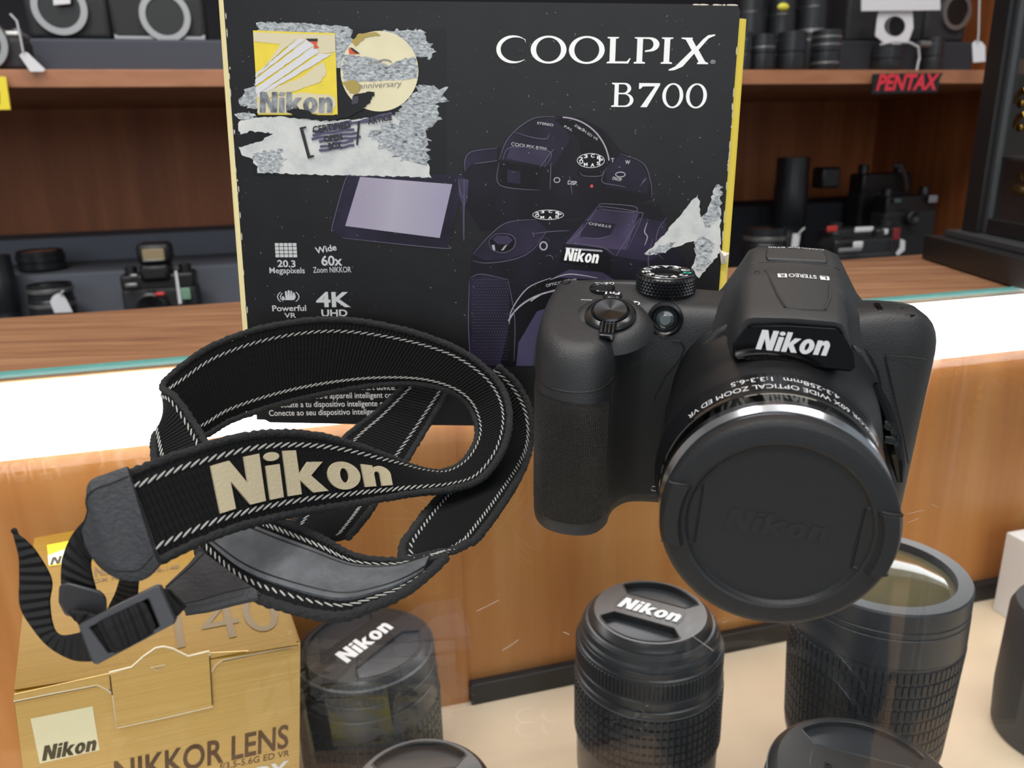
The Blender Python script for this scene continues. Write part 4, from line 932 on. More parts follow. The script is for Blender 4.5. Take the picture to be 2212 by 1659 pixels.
class Rib:
    """band between two edge curves; a(t) upper edge, b(t) lower edge"""
    def __init__(s, st, N=140):
        s.A = [Vector(a) for a, b in st]; s.B = [Vector(b) for a, b in st]; s.N = N
        # arc length table along the middle
        s.tt = [i/400 for i in range(401)]; s.L = [0]
        for p, q in zip(s.tt, s.tt[1:]): s.L.append(s.L[-1] + ((cr(s.A, q)+cr(s.B, q))*.5-(cr(s.A, p)+cr(s.B, p))*.5).length)
    def t_of(s, l):
        import bisect
        i = min(max(bisect.bisect_left(s.L, l), 1), 400); f = (l-s.L[i-1])/max(1e-9, s.L[i]-s.L[i-1]); return s.tt[i-1]+(s.tt[i]-s.tt[i-1])*f
    def fr(s, t, k):
        """point, along, across, normal; k from lower (0) to upper (1) edge"""
        a, b = cr(s.A, t), cr(s.B, t); e = 1e-3; t2 = min(1, t+e); t1 = max(0, t-e)
        p = b.lerp(a, k); d = (cr(s.B, t2).lerp(cr(s.A, t2), k)-cr(s.B, t1).lerp(cr(s.A, t1), k)).normalized()
        c = (a-b).normalized(); n = d.cross(c).normalized(); return p, d, c, n
    def band(s, name, mt, th=.0013, k0=0., k1=1., off=0., M=12, par=None, label=None, wav=0.):
        g = G(); rings = []; uvs = []
        ks = [k0+(k1-k0)*j/M for j in range(M+1)]
        for i in range(s.N+1):
            t = s.t_of(s.L[-1]*i/s.N); ring = []; Wd = (cr(s.A, t)-cr(s.B, t)).length
            for sg, seq in ((1, ks), (-1, list(reversed(ks)))):
                for k in seq:
                    p, d, c, n = s.fr(t, k); r_ = th/2*(1 if 0 < (k-k0)/(k1-k0) < 1 else .55)
                    ring.append(p + n*(off+sg*r_)); uvs.append((s.L[-1]*i/s.N, k*Wd))
            rings.append(ring)
        g.loft(rings, uvs=uvs); return build(name, g, mt, par or strap, label, sharp=60)
    def edge(s, name, k, r=.0011, par=None, l0=0, l1=None, seed=1):
        """fuzzy rolled selvedge"""
        rnd = random.Random(seed); l1 = s.L[-1] if l1 is None else l1; n = int((l1-l0)/.0011)+2; P = []; R_ = []
        for i in range(n+1):
            p, d, c, nn = s.fr(s.t_of(l0+(l1-l0)*i/n), k); P.append(p + c*rnd.uniform(-.00012, .00012)); R_.append(r*(1+.22*(i % 2)+rnd.uniform(-.1, .1)))
        g = G(); g.tube(P, R_, 8); return build(name, g, M_FUZ, par or strap, sharp=80)
    def stitch(s, k, side, l0, l1, par, pitch=.0021, off=.0008, r=.00027):
        g = G(); l = l0
        while l < l1:
            p, d, c, n = s.fr(s.t_of(l), k); q = p + n*(side*off)
            ax = (d + c*.45).normalized(); g.ell(q, (c-d*.45).normalized()*r, n*r*.8, ax*pitch*.72, 7, 6); l += pitch
        return build('stitching', g, M_STI, par, 'pale zigzag stitching')
def Z(x, y, z): return onz(x, y, z)
def Y(x, y, d):
    P = ony(x, y, d)
    return P if P.z > .0022 else onz(x, y, .0022)      # nothing of the strap sinks into the glass
# main band: lettered front, curl at the right, tall loop behind, turn at the left
SA = [(Y(270,1028,.158), Y(343,1212,.151)), (Y(400,978,.168), Y(480,1150,.164)), (Y(560,938,.181), Y(620,1112,.178)), (Y(700,945,.193), Y(760,1088,.191)), (Y(830,985,.206), Y(880,1068,.203)),
      (Y(900,1013,.216), Y(980,1056,.212)), (Y(957,1020,.226), Y(1042,1032,.22)), (Y(1006,993,.237), Y(1086,972,.229)), (Y(1032,938,.248), Y(1101,902,.24)), (Y(1016,880,.259), Y(1088,845,.25)),
      (Y(975,846,.262), Y(1050,797,.257)), (Y(900,829,.264), Y(980,750,.262)), (Y(800,833,.265), Y(860,710,.265)), (Y(700,850,.264), Y(720,690,.265)), (Y(600,874,.262), Y(580,706,.264)),
      (Y(500,908,.257), Y(460,747,.26)), (Y(432,945,.246), Y(382,800,.25)), (Y(375,940,.234), Y(351,836,.243)), (Y(338,938,.224), Y(378,858,.234)), (Y(333,975,.217), Y(425,925,.226)), (Y(345,1030,.209), Y(462,995,.215)), (Y(375,1088,.2), Y(478,1058,.207)), (Y(425,1148,.193), Y(520,1112,.2))]
RA = Rib(SA, 220)
la = RA.band('webbing', M_WEB, .0014, .04, .96, label='wide woven main band')
RA.edge('selvedge', 1.0, .00105, la, seed=1); RA.edge('selvedge', 0.0, .00105, la, seed=2)
Lf = RA.L[-1]
def side_of(R, t):      # +1 when the band's normal looks at the viewer
    p, d, c, n = R.fr(t, .5); return 1 if n.dot(EYEP-p) > 0 else -1
tA = RA.t_of(Lf*.15); sA = side_of(RA, tA); 
for k in (.15, .85):
    for sd in (1, -1): RA.stitch(k, sd, .001, Lf-.002, la)
# tan lettering on the lettered face
vs, fs = fill(nikon2d(.2, .04))
def tpx(px):
    """arc length where the band passes pixel column px on its front stretch"""
    best = min((abs(CX + FPX*(q-EYEP).dot(RGT)/(q-EYEP).dot(FWD) - px), l) for l, q in ((Lf*i/600, RA.fr(RA.t_of(Lf*i/600), .5)[0]) for i in range(0, 220))); return best[1]
l0, l1 = tpx(447), tpx(838)
def embf(u, v, w):
    l = l0+(l1-l0)*u; t = RA.t_of(l); k = .215+.555*v+.02*u; p, d, c, n = RA.fr(t, k); return p + n*(sA*(.0007+w))
put2d((vs, fs), embf, 'strap_lettering', M_EMB, la, 'tan embroidered name', fit=(1, 1), thick=.0006)
# second half: padded suede back at the front, woven face curling up at the right
SP = [(Y(1075,790,.262), Y(1030,850,.262)), (Y(1120,835,.262), Y(1060,890,.262)), (Y(1147,900,.258), Y(1092,945,.258)), (Y(1140,985,.25), Y(1050,1010,.252)), (Y(1098,1070,.236), Y(965,1060,.243)), (Y(1032,1160,.213), Y(880,1163,.219)),
      (Y(1012,1172,.209), Y(869,1200,.209)), (Y(996,1181,.206), Y(880,1216,.208)), (Y(984,1187,.204), Y(935,1212,.205)),
      (Y(968,1192,.2015), Y(966,1199,.2005)), (Y(942,1196,.198), Y(918,1246,.189)), (Y(900,1206,.194), Y(872,1280,.180)), (Y(852,1213,.19), Y(815,1306,.169)), (Y(765,1202,.184), Y(725,1333,.1597)), (Y(690,1162,.183), Y(600,1307,.163)), (Y(620,1132,.186), Y(500,1262,.172)), (Y(545,1108,.19), Y(427,1188,.186))]
RP = Rib(SP, 150); Lp = RP.L[-1]
pb = RP.band('padded_band', M_WEB, .0016, .04, .96, label='second band with suede padded back')
RP.edge('selvedge', 1.0, .0011, pb, seed=3); RP.edge('selvedge', 0.0, .0012, pb, seed=4)
for k in (.13, .87):
    for sd in (1, -1): RP.stitch(k, sd, .001, Lp-.001, pb)
lq = min((abs((RP.fr(RP.t_of(Lp*i/300), .9)[0]-Y(930,1200,.196)).length), Lp*i/300) for i in range(300))[1]
sP = side_of(RP, RP.t_of(Lp*.88))
SPb = [(RP.fr(RP.t_of(lq+(Lp-lq)*i/24), .78)[0]+RP.fr(RP.t_of(lq+(Lp-lq)*i/24), .78)[3]*sP*.0012, RP.fr(RP.t_of(lq+(Lp-lq)*i/24), .2)[0]+RP.fr(RP.t_of(lq+(Lp-lq)*i/24), .2)[3]*sP*.0012) for i in range(25)]
RPb = Rib(SPb, 70); RPb.band('suede_pad', M_PAD, .0014, 0, 1, par=pb, label='grey suede pad')
for k in (.1, .9):
    g = G(); g.tube([RPb.fr(RPb.t_of(RPb.L[-1]*i/50), k)[0] + RPb.fr(RPb.t_of(RPb.L[-1]*i/50), k)[3]*side_of(RPb, .5)*.0007 for i in range(51)], .00022, 6); build('pad_seam', g, M_HOLE, pb)
# straight band running away behind
SR = [(Y(908,790,.2745), Y(995,806,.2745)), (Y(880,827,.271), Y(966,846,.271)), (Y(812,892,.264), Y(922,922,.26)), (Y(742,950,.252), Y(872,1002,.246)), (Y(690,1040,.232), Y(826,1062,.232)), (Y(640,1120,.214), Y(794,1110,.219)), (Y(600,1180,.203), Y(752,1162,.206))]
RR = Rib(SR, 90); rb = RR.band('rear_band', M_WEB, .0014, .04, .96, label='straight woven band behind the loops')
RR.edge('selvedge', 1.0, .001, rb, seed=5); RR.edge('selvedge', 0.0, .001, rb, seed=6)
for k in (.16, .84): RR.stitch(k, side_of(RR, .4), .001, RR.L[-1]-.001, rb)
# leather ends
def leather(st, label, seam_k=(.1, .9), N=40):
    R = Rib(st, N); o = R.band('leather_end', M_LEA, .0028, 0, 1, label=label)
    sd = side_of(R, .5)
    for k in seam_k:
        g = G(); n = 26
        for i in range(1, n):
            p, d, c, nn = R.fr(i/n, k); g.ell(p+nn*(sd*.0014), c*.00022, nn*.0002, d*.0006, 6, 4)
        build('leather_stitch', g, M_HOLE, o)
    return o
leather([(Y(276,1008,.1585), Y(347,1218,.150)), (Y(235,1022,.157), Y(312,1252,.149)), (Y(196,1040,.155), Y(266,1252,.148)), (Y(197,1080,.154), Y(225,1228,.149)), (Y(190,1115,.153), Y(206,1205,.15)), (Y(186,1135,.1525), Y(192,1178,.151))], 'black leather end tab at the left')
leather([(Y(430,1196,.181), Y(565,1288,.163)), (Y(412,1218,.176), Y(500,1300,.163)), (Y(385,1245,.170), Y(450,1312,.162)), (Y(358,1272,.166), Y(404,1320,.161))], 'black leather end tab beside the buckle', (.12, .9))
g = G(); g.tube([Y(402,1320,.1605), Y(450,1313,.161), Y(500,1300,.1625), Y(560,1286,.163)], .0012, 8); build('leather_piping', g, M_LEA, strap)
# narrow webbing, keeper, buckle and loose tail
def narrow(name, st, N=60, th=.0013, label=None):
    R = Rib(st, N); return R.band(name, M_WEBN, th, 0, 1, M=6, label=label)
narrow('narrow_web', [(Y(188,1118,.1535), Y(206,1196,.1525)), (Y(160,1150,.153), Y(198,1212,.152)), (Y(142,1185,.152), Y(198,1232,.151)), (Y(134,1225,.151), Y(202,1256,.150)), (Y(134,1275,.15), Y(212,1290,.149))])
narrow('narrow_web', [(Y(262,1238,.1535), Y(300,1240,.153)), (Y(252,1275,.156), Y(296,1290,.155)), (Y(236,1310,.157), Y(292,1325,.156)), (Y(225,1345,.157), Y(285,1350,.156))])
g = G(); kq = [(128,1262),(148,1258),(215,1275),(230,1288),(232,1330),(206,1342),(140,1330),(126,1300)]
g.loft([[Y(x, y, .1475) for x, y in kq], [Y(x, y, .1515) for x, y in kq]]); build('keeper', g, M_BUK, strap, 'black plastic keeper', bevel=.0008, seg=3)
narrow('narrow_web', [(Y(150,1318,.1465), Y(168,1338,.1465)), (Y(190,1325,.145), Y(175,1350,.146)), (Y(222,1340,.145), Y(205,1372,.1455))])
# buckle: rounded rectangular frame with a centre bar
ou = [(168,1348),(338,1264),(350,1266),(384,1338),(380,1348),(212,1432),(205,1430)]
BZ = Frame(Y(276,1348,.1405), Y(384,1342,.1405)-Y(207,1432,.1335), (Y(345,1262,.1425)-Y(382,1342,.1405)))
def bz(pts, w): return [BZ.p(*BZ.uv(x, y), w) for x, y in pts]
OUT = [(170,1347),(338,1264),(349,1266),(383,1336),(381,1345),(213,1431),(205,1429),(200,1422)]; INN = [(196,1352),(318,1294),(322,1294),(346,1350),(345,1354),(243,1406),(238,1405),(234,1400)]
g = G(); n = 8; vs = bz(OUT, -.0012)+bz(INN, -.0012)+bz(OUT, .0014)+bz(INN, .0014)
fs = []
for i in range(n):
    j = (i+1) % n; fs += [(i, j, n+j, n+i), (2*n+i, 3*n+i, 3*n+j, 2*n+j), (i, 2*n+i, 2*n+j, j), (n+i, n+j, 3*n+j, 3*n+i)]
g.add(vs, fs); bk = build('buckle', g, M_BUK, strap, 'black plastic slider buckle', bevel=.0006, seg=3)
g = G(); g.loft([bz([(262,1318),(292,1304),(322,1378),(292,1392)], w) for w in (-.0012, .0004)]); build('buckle_bar', g, M_BUK, bk, bevel=.0005)
narrow('narrow_web', [tuple(BZ.p(*BZ.uv(x, y), w) for x, y in q) for q, w in ((((172,1362),(208,1420)), .0004), (((205,1345),(240,1410)), .0002), (((225,1334),(262,1400)), .0024), (((255,1322),(282,1390)), .0030), (((300,1300),(330,1366)), .0014), (((318,1296),(345,1352)), -.0012), (((345,1278),(378,1340)), -.0024), (((366,1280),(402,1316)), -.0022))], th=.0012)
narrow('loose_tail', [(Y(26,1142,.1535), Y(32,1148,.1535)), (Y(33,1166,.1525), Y(54,1166,.1525)), (Y(42,1205,.151), Y(80,1195,.1515)), (Y(43,1250,.1495), Y(111,1252,.150)), (Y(45,1310,.1475), Y(107,1300,.148)), (Y(72,1358,.1455), Y(114,1350,.146)), (Y(108,1398,.1435), Y(130,1371,.1445)), (Y(160,1425,.1415), Y(165,1368,.143)), (Y(206,1428,.1395), Y(188,1360,.1425))], 80, label='loose strap tail')
# ================================================================== things inside the counter
M_LENS = mat('lens_black', '303338', .36, spec=.5, bump=.05, bscale=900)
M_LENSG = mat('lens_rubber', '2c2f34', .45, spec=.3)
M_LTICK = mat('lens_ring_grey', '55575a', .4)  # grey of the barrel's silvery edge ring
M_CAP2 = mat('snap_cap_black', '2a2b2d', .33, spec=.55)
M_CAP2F = mat('snap_cap_hollow', '121315', .3)
M_PRINTW = mat('lens_print', 'c8c8c8', .5)
def snap_cap(root, r, zt, ang, letters=True, name='lens_cap', M0=None, emboss=None):
    """pinch cap: bevelled disc, two hollow grips, lettering"""
    M0 = M0 or (Matrix.Translation((0, 0, zt)) @ Matrix.Rotation(ang, 4, 'Z'))
    g = G(); g.lathe([(r*.97, -.0125), (r, -.012), (r, -.0045), (r*.985, -.0032), (r*.90, -.0006), (r*.88, -.0080), (.0001, -.0084)], 96, M0, cap0=True)
    cap = build(name, g, M_CAP2, root, 'black snap-on lens cap', local=True, sharp=28)
    def slot(s):
        o = [(-.50*r, s*.30*r), (.50*r, s*.30*r), (.66*r, s*.50*r)] + [(.84*r*math.sin(a), s*.84*r*math.cos(a)) for a in [(.86-1.72*i/14) for i in range(15)]] + [(-.66*r, s*.50*r)]
        return o
    fn = lambda u, v, w: M0 @ Vector((u, v, w))
    put2d(fill([circ(0, 0, .9*r, .9*r, 80), slot(1), slot(-1)]), fn, 'cap_face', M_CAP2, cap, w=-.0083, thick=.0078, local=True)
    for s in (1, -1):
        g = G(); pts = slot(s); g.tube([fn(u, v, -.0006) for u, v in pts[:3]+pts[3:]], .0005, 6, True); build('pinch_grip', g, M_CAP2, cap, 'rim of the pinch grip', local=True)
        put2d(fill([[(u*.93, v*.97) for u, v in pts]]), fn, 'grip_floor', M_CAP2F, cap, w=-.0076, local=True)
    g = G(); g.tube([fn(.55*r*math.cos(t*.105), .55*r*math.sin(t*.105), -.0006) for t in list(range(-4, 5))], .0002, 5); g.tube([fn(-.55*r*math.cos(t*.105), .55*r*math.sin(t*.105), -.0006) for t in list(range(-4, 5))], .0002, 5)
    build('face_line', g, M_CAP2F, cap, local=True)
    if letters:
        put2d(fill(nikon2d(.2)), lambda u, v, w: fn((u-.5)*r*1.02, (v-.5)*r*.30, w-.0003), 'cap_lettering', M_LOGO, cap, 'white name on the cap', fit=(1, 1), thick=.0004, local=True)
    if emboss:
        put2d(font2d(emboss, .01), lambda u, v, w: fn((u-.45)*r*.9, v*r*.2-.1*r, w-.0004), 'cap_lettering', M_CAP2F, cap, 'embossed lettering', fit=(1, 1), thick=.0004, local=True)
    return cap
def ribs(root, r, z1, z0, n, rows, name='zoom_grip', depth=.0012):
    """rubber ring: upright ribs broken into short blocks"""
    g = G(); g.lathe([(r-.0004, z1), (r-.0002, z0)], 96, None, cap0=True, cap1=True)
    hh = (z1-z0)/rows
    for k in range(n):
        a = 2*math.pi*k/n; ca, sa = math.cos(a), math.sin(a); w_ = math.pi*r/n*.72
        for j in range(rows):
            zt, zb = z1-hh*j-.0003, z1-hh*(j+1)+.0011
            x = Vector((ca, sa, 0)); t = Vector((-sa, ca, 0))
            P = []
            for z, rr in ((zb, r-.0004), (zb, r+depth), (zt-.0004, r+depth), (zt, r-.0004)):
                P += [x*rr + t*w_ + Vector((0, 0, z)), x*rr - t*w_ + Vector((0, 0, z))]
            g.add(P, [(0,1,3,2),(2,3,5,4),(4,5,7,6),(0,2,4,6),(1,7,5,3)])
    return build(name, g, M_LENSG, root, 'ribbed rubber grip ring', local=True, sharp=30, smooth=False)
def lens(name, label, x, y, prof, zb=FZ, group=None):
    """prof: list of (r, z) world heights; the barrel only"""
    root = thing(name, label, 'lens', T((x, y, zb)), group)
    g = G(); g.lathe([(r*1.0, z-zb) for r, z in prof], 96, None, cap0=True, cap1=True); build('barrel', g, M_LENS, root, local=True, sharp=25)
    return root
def wraptext(root, s, r, z, a0, h, wid, bold=.005):
    vs, fs = font2d(s, bold); x0 = min(v[0] for v in vs); x1 = max(v[0] for v in vs)
    g = G(); g.add([Vector((r*math.cos(a0+(v[0]-x0)/(x1-x0)*wid/r), r*math.sin(a0+(v[0]-x0)/(x1-x0)*wid/r), z+v[1]/CAPH*h)) for v in vs], fs)
    build('scale_lettering', g, M_PRINTW, root, 'white focal length number', local=True, smooth=False)
# middle lens ---------------------------------------------------------
ZT = -.131; c = onz(1404, 1316, ZT); R1 = .0328
fwd = math.atan2(-c.y, -c.x)
z = lambda d: ZT-d
lm = lens('zoom_lens', 'upright telephoto zoom lens with focal length numbers below the bridge camera', c.x, c.y, [(.030, z(.004)), (.0340, z(.005)), (.0352, z(.0065)), (.0358, z(.0095)), (.0368, z(.0105)), (.0372, z(.012)), (.0366, z(.0125)), (.0372, z(.013)), (.0375, z(.016)), (.0384, z(.0165)), (.0386, z(.028)), (.0392, z(.0285)), (.0394, z(.031)), (.0388, z(.0315)), (.0388, z(.0335)), (.0398, z(.034)), (.0398, z(.037)), (.0392, z(.0375)), (.0385, z(.0745)), (.0388, z(.075)), (.0386, z(.1)), (.0370, z(.105)), (.0350, FZ)])
ribs(lm, .0388, z(.0172)-FZ, z(.0276)-FZ, 110, 1, 'focus_grip', .0006)
ribs(lm, .0390, z(.039)-FZ, z(.074)-FZ, 74, 7)
dr = onz(1458, 1319, ZT)-onz(1352, 1291, ZT)
snap_cap(lm, R1, ZT-FZ, math.atan2(dr.y, dr.x))
for s, px in (('300', 1340), ('200', 1398), ('135', 1431), ('100', 1460), ('70', 1509)):
    best = min(((abs(CX+FPX*((c+Vector((.0391*math.cos(a), .0391*math.sin(a), z(.08)-c.z)))-EYEP).dot(RGT)/((c+Vector((.0391*math.cos(a), .0391*math.sin(a), z(.08)-c.z)))-EYEP).dot(FWD)-px), a) for a in [fwd-1.3+i*.01 for i in range(260)]))[1]
    wraptext(lm, s, .0389, z(.0835)-FZ, best-.0035/.039, (.0032), .0050 if len(s) > 2 else .0032)
g = G(); g.lathe([(.0395, z(.0375)-FZ), (.0399, z(.0378)-FZ), (.0395, z(.0383)-FZ)], 96); build('bright_ring', g, M_LTICK, lm, local=True)
# left lens -------------------------------------------------------------
ZT = -.163; c = onz(787, 1385, ZT)
ll = lens('zoom_lens', 'capped zoom lens standing between the gold carton and the wood panel', c.x, c.y, [(.034, z(.002)), (.0395, z(.004)), (.0398, z(.011)), (.0392, z(.0115)), (.0392, z(.0135)), (.0400, z(.014)), (.0402, z(.020)), (.0394, z(.0205)), (.0394, z(.0222)), (.0406, z(.0228)), (.0408, z(.034)), (.0404, z(.0345)), (.0400, z(.085)), (.036, FZ)])
ribs(ll, .0404, z(.0352)-FZ, z(.084)-FZ, 66, 8, depth=.0011)
dr = onz(822, 1342, ZT)-onz(752, 1394, ZT)
snap_cap(ll, .0385, ZT-FZ, math.atan2(dr.y, dr.x))
# right lens, front glass uncovered ---------------------------------------
ZT = -.112; c = onz(1903, 1228, ZT)
lr = lens('zoom_lens', 'wide zoom lens with bare front glass, right of the bridge camera', c.x, c.y, [(.0352, z(.006)), (.0358, z(.0)), (.0425, z(.0)), (.0432, z(.001)), (.0434, z(.010)), (.0428, z(.0105)), (.0434, z(.011)), (.0434, z(.0135)), (.0428, z(.014)), (.0436, z(.0145)), (.0438, z(.030)), (.0432, z(.031)), (.0404, z(.104)), (.039, z(.106)), (.037, FZ)])
g = G(); M_ = None
rows = 9
ribs(lr, .0424, z(.0325)-FZ, z(.10)-FZ, 84, 9, depth=.0010)
for o in lr.children:
    if o.name.startswith('zoom_grip'):
        for v in o.data.vertices:      # the grip narrows toward the mount
            k = (v.co.z-(z(.10)-FZ))/.0675; f = .945+.07*k; v.co.x *= f; v.co.y *= f
M_FG = mat('front_glass', '5a5440', .05, spec=.4)
g = G(); g.lathe([(.0355, -.0045), (.030, -.0018), (.02, .0004), (.01, .0016), (.0001, .002)], 80, Matrix.Translation((0, 0, ZT-FZ)), cap0=True); build('front_glass', g, M_FG, lr, 'amber coated front element', local=True, sharp=60)
# two lenses cut by the lower edge of the photo --------------------------------
ZT = -.150; c = onz(1865, 1672, ZT)
lq2 = lens('zoom_lens', 'large black capped lens at the bottom edge below the wide zoom', c.x, c.y, [(.033, z(.003)), (.0385, z(.005)), (.0388, z(.012)), (.0395, z(.0125)), (.0395, z(.03)), (.039, z(.031)), (.0385, FZ)])
ribs(lq2, .0392, z(.032)-FZ, z(.07)-FZ, 70, 4)
dr = onz(1900, 1665, ZT)-onz(1800, 1640, ZT)
snap_cap(lq2, .0380, ZT-FZ, math.atan2(dr.y, dr.x), False, emboss='Professional')
ZT = -.168; c = onz(905, 1700, ZT)
lq1 = lens('zoom_lens', 'black lens cap and barrel cut by the bottom edge beside the gold carton', c.x, c.y, [(.028, z(.003)), (.0335, z(.005)), (.0338, z(.014)), (.034, FZ)])
ribs(lq1, .0338, z(.03)-FZ, z(.06)-FZ, 64, 4)
dr = onz(960, 1640, ZT)-onz(840, 1652, ZT)
snap_cap(lq1, .0335, ZT-FZ, math.atan2(dr.y, dr.x), False)
# gold carton ---------------------------------------------------------------------
GR = rotm(math.radians(24.8), math.radians(3.0), math.radians(5.68)); GT = Vector((-.1946, .2488, -.0916)); GW, GD, GH = .1086, .1245, .150
gold = thing('lens_carton', 'gold lens carton with yellow badge inside the counter, lower left', 'box', Matrix.Translation(GT) @ GR.to_4x4())
M_GOLD = ramp_mat('brushed_gold_darkened', [(.25, '7c5a14'), (.5, '88661a'), (.75, '947222')], scale=(14, 2600, 2600), rough=.5, metal=.1, spec=.25, nscale=1, detail=2)  # carton gold, darkened in colour against the lamp's glare on the lid
M_GOLDF2 = ramp_mat('brushed_gold_lightened', [(.25, 'cca65c'), (.5, 'd8b268'), (.75, 'e2bf78')], scale=(14, 2600, 2600), rough=.36, metal=.1, spec=.6, nscale=1, detail=2)  # same carton gold, lightened in colour so the dim front looks lit
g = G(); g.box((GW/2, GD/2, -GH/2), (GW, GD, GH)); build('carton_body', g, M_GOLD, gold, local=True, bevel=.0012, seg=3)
GF = Frame(GT, GR.col[0], GR.col[2]); GTp = Frame(GT, GR.col[0], GR.col[1])
M_CARD = mat('card_edge', 'e8dcc0', .8); M_GBR = mat('brown_print', '5a3d22', .5); M_GSH = mat('dark_gold_print', '6b5222', .5); M_LBL = mat('badge_pale_yellow', 'fbf5cf', .5)
M_GAP = mat('carton_gap_shade', '5e4420', .8)  # brown that paints the shadow gap under the lid
def gs(fr, c, nm, mt, w, par=gold, label=None, thick=0.): return shape_px(fr, c, nm, mt, par, w, label, thick)
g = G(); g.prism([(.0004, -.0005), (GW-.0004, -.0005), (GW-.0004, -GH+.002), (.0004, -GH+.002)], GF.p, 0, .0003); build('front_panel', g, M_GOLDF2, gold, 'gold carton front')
# lid, its turned-down front lip and the tuck tab
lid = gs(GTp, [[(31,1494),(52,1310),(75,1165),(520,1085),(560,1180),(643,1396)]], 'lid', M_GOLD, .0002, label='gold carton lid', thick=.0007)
def strip(fr, pts, wd, nm, mt, w, par):
    P = [Vector((*fr.uv(*p), 0)) for p in pts]; g = G(); g.tube([fr.p(q.x, q.y, w) for q in P], wd, 6); return build(nm, g, mt, par)
gs(GF, [[(31,1497),(236,1452),(238,1485),(226,1490),(210,1477),(30,1511)]], 'lid_lip', M_GOLDF2, .0004, lid, thick=.0005)
gs(GF, [[(450,1408),(643,1398),(643,1398),(640,1393),(622,1398),(476,1424),(454,1452),(452,1440)]], 'lid_lip', M_GOLDF2, .0004, lid, thick=.0005)
strip(GF, [(30,1512),(120,1494),(210,1477),(228,1485),(243,1496)], .0004, 'card_edge', M_CARD, .0007, lid)
strip(GF, [(454,1452),(466,1434),(478,1424),(560,1408),(640,1392)], .0004, 'card_edge', M_CARD, .0007, lid)
strip(GF, [(31,1515),(120,1497),(209,1480)], .0004, 'lid_gap_shade', M_GAP, .0002, lid); strip(GF, [(480,1427),(560,1411),(641,1395)], .0004, 'lid_gap_shade', M_GAP, .0002, lid)  # dark strips painting the shade in the gap below the lid lip
tabp = gs(GF, [[(237,1452),(285,1438),(310,1415),(336,1397),(352,1394),(370,1398),(404,1415),(450,1404),(455,1450),(459,1521),(253,1567),(243,1500)]], 'tuck_tab', M_GOLDF2, .0008, label='gold tuck-in tab', thick=.0006)
strip(GF, [(236,1449),(284,1437),(310,1414),(336,1396),(352,1393),(372,1397),(406,1414),(451,1403),(452,1412)], .00042, 'card_edge', M_CARD, .0012, tabp)
strip(GF, [(243,1497),(253,1568),(356,1546),(459,1522)], .00028, 'card_edge', M_CARD, .0013, tabp)
strip(GF, [(238,1455),(243,1497)], .0003, 'card_edge', M_GAP, .0012, tabp); strip(GF, [(452,1412),(458,1518)], .00025, 'card_edge', M_GAP, .0013, tabp)  # tab sides drawn in the same painted gap shade
strip(GF, [(326,1437),(356,1431),(341,1444),(326,1437)], .00018, 'tab_arrow', M_CARD, .0016, tabp)
gs(GF, [[(66,1551),(200,1524),(215,1619),(86,1648)]], 'badge', M_LBL, .0004, label='yellow square badge, coloured pale as if overexposed')  # overexposure is put into the badge's pale colour
fn, LL = line_frame(GF, (91,1642), (209,1618)); put2d(fill(nikon2d(.25)), fn, 'badge_lettering', mat('olive_black', '2c2c12', .5), gold, fit=(LL, px_h(GF, (150,1630), 31)), w=.0006)
text_px(GF, 'NIKKOR LENS', (248,1697), (622,1612), 52, 'carton_lettering', M_GBR, gold, .0005, .018)
text_px(GF, 'f/3.5-5.6G ED VR', (474,1662), (624,1631), 13, 'carton_lettering', M_GBR, gold, .0005, .004)
text_px(GF, 'DX', (545,1690), (622,1672), 30, 'carton_lettering', M_INKW, gold, .0005, .04, .2)
WT = .0012
lb = gs(GTp, [[(102,1182),(196,1164),(204,1212),(107,1228)]], 'lid_badge', mat('lid_badge_yellow', 'e6d21e', .4), WT, label='yellow badge on the lid')
gs(GTp, [[(104,1205),(196,1170),(203,1210),(106,1226)]], 'badge_ray', M_LBL, WT+.0001, lb)
fn, LL = line_frame(GTp, (108,1226), (202,1210)); put2d(fill(nikon2d(.25)), fn, 'badge_lettering', M_INKK, lb, fit=(LL, px_h(GTp, (150,1218), 16)), w=WT+.0002)
text_px(GTp, 'NIKKOR', (206,1249), (300,1233), 20, 'carton_lettering', M_GBR, gold, WT, .012)
text_px(GTp, 'AF-S DX NIKKOR 18-140', (150,1273), (388,1232), 8, 'carton_lettering', M_GBR, gold, WT, .004)
text_px(GTp, '140', (384,1406), (612,1360), 88, 'carton_lettering', M_GSH, gold, WT, -.005)
# things at the right end of the case
c = onz(2312, 1440, -.21)
g = G(); g.lathe([(.034, FZ), (.036, FZ+.004), (.0375, FZ+.03), (.0365, -.176), (.034, -.170), (.0001, -.169)], 56, Matrix.Translation((c.x, c.y, 0)), cap0=True)
tag(build('lens_pouch', g, mat('pouch_charcoal', '2a2c30', .6, bump=.3, bscale=500), None, sharp=50), 'charcoal round lens pouch cut by the right edge inside the counter', 'pouch')
g = G(); g.kbox(.510, .62, .35, .425, FZ, -.192); tag(build('white_carton', g, mat('white_card', 'dfe1e4', .6), None, bevel=.0008), 'small white carton in the rear right corner of the counter', 'box')
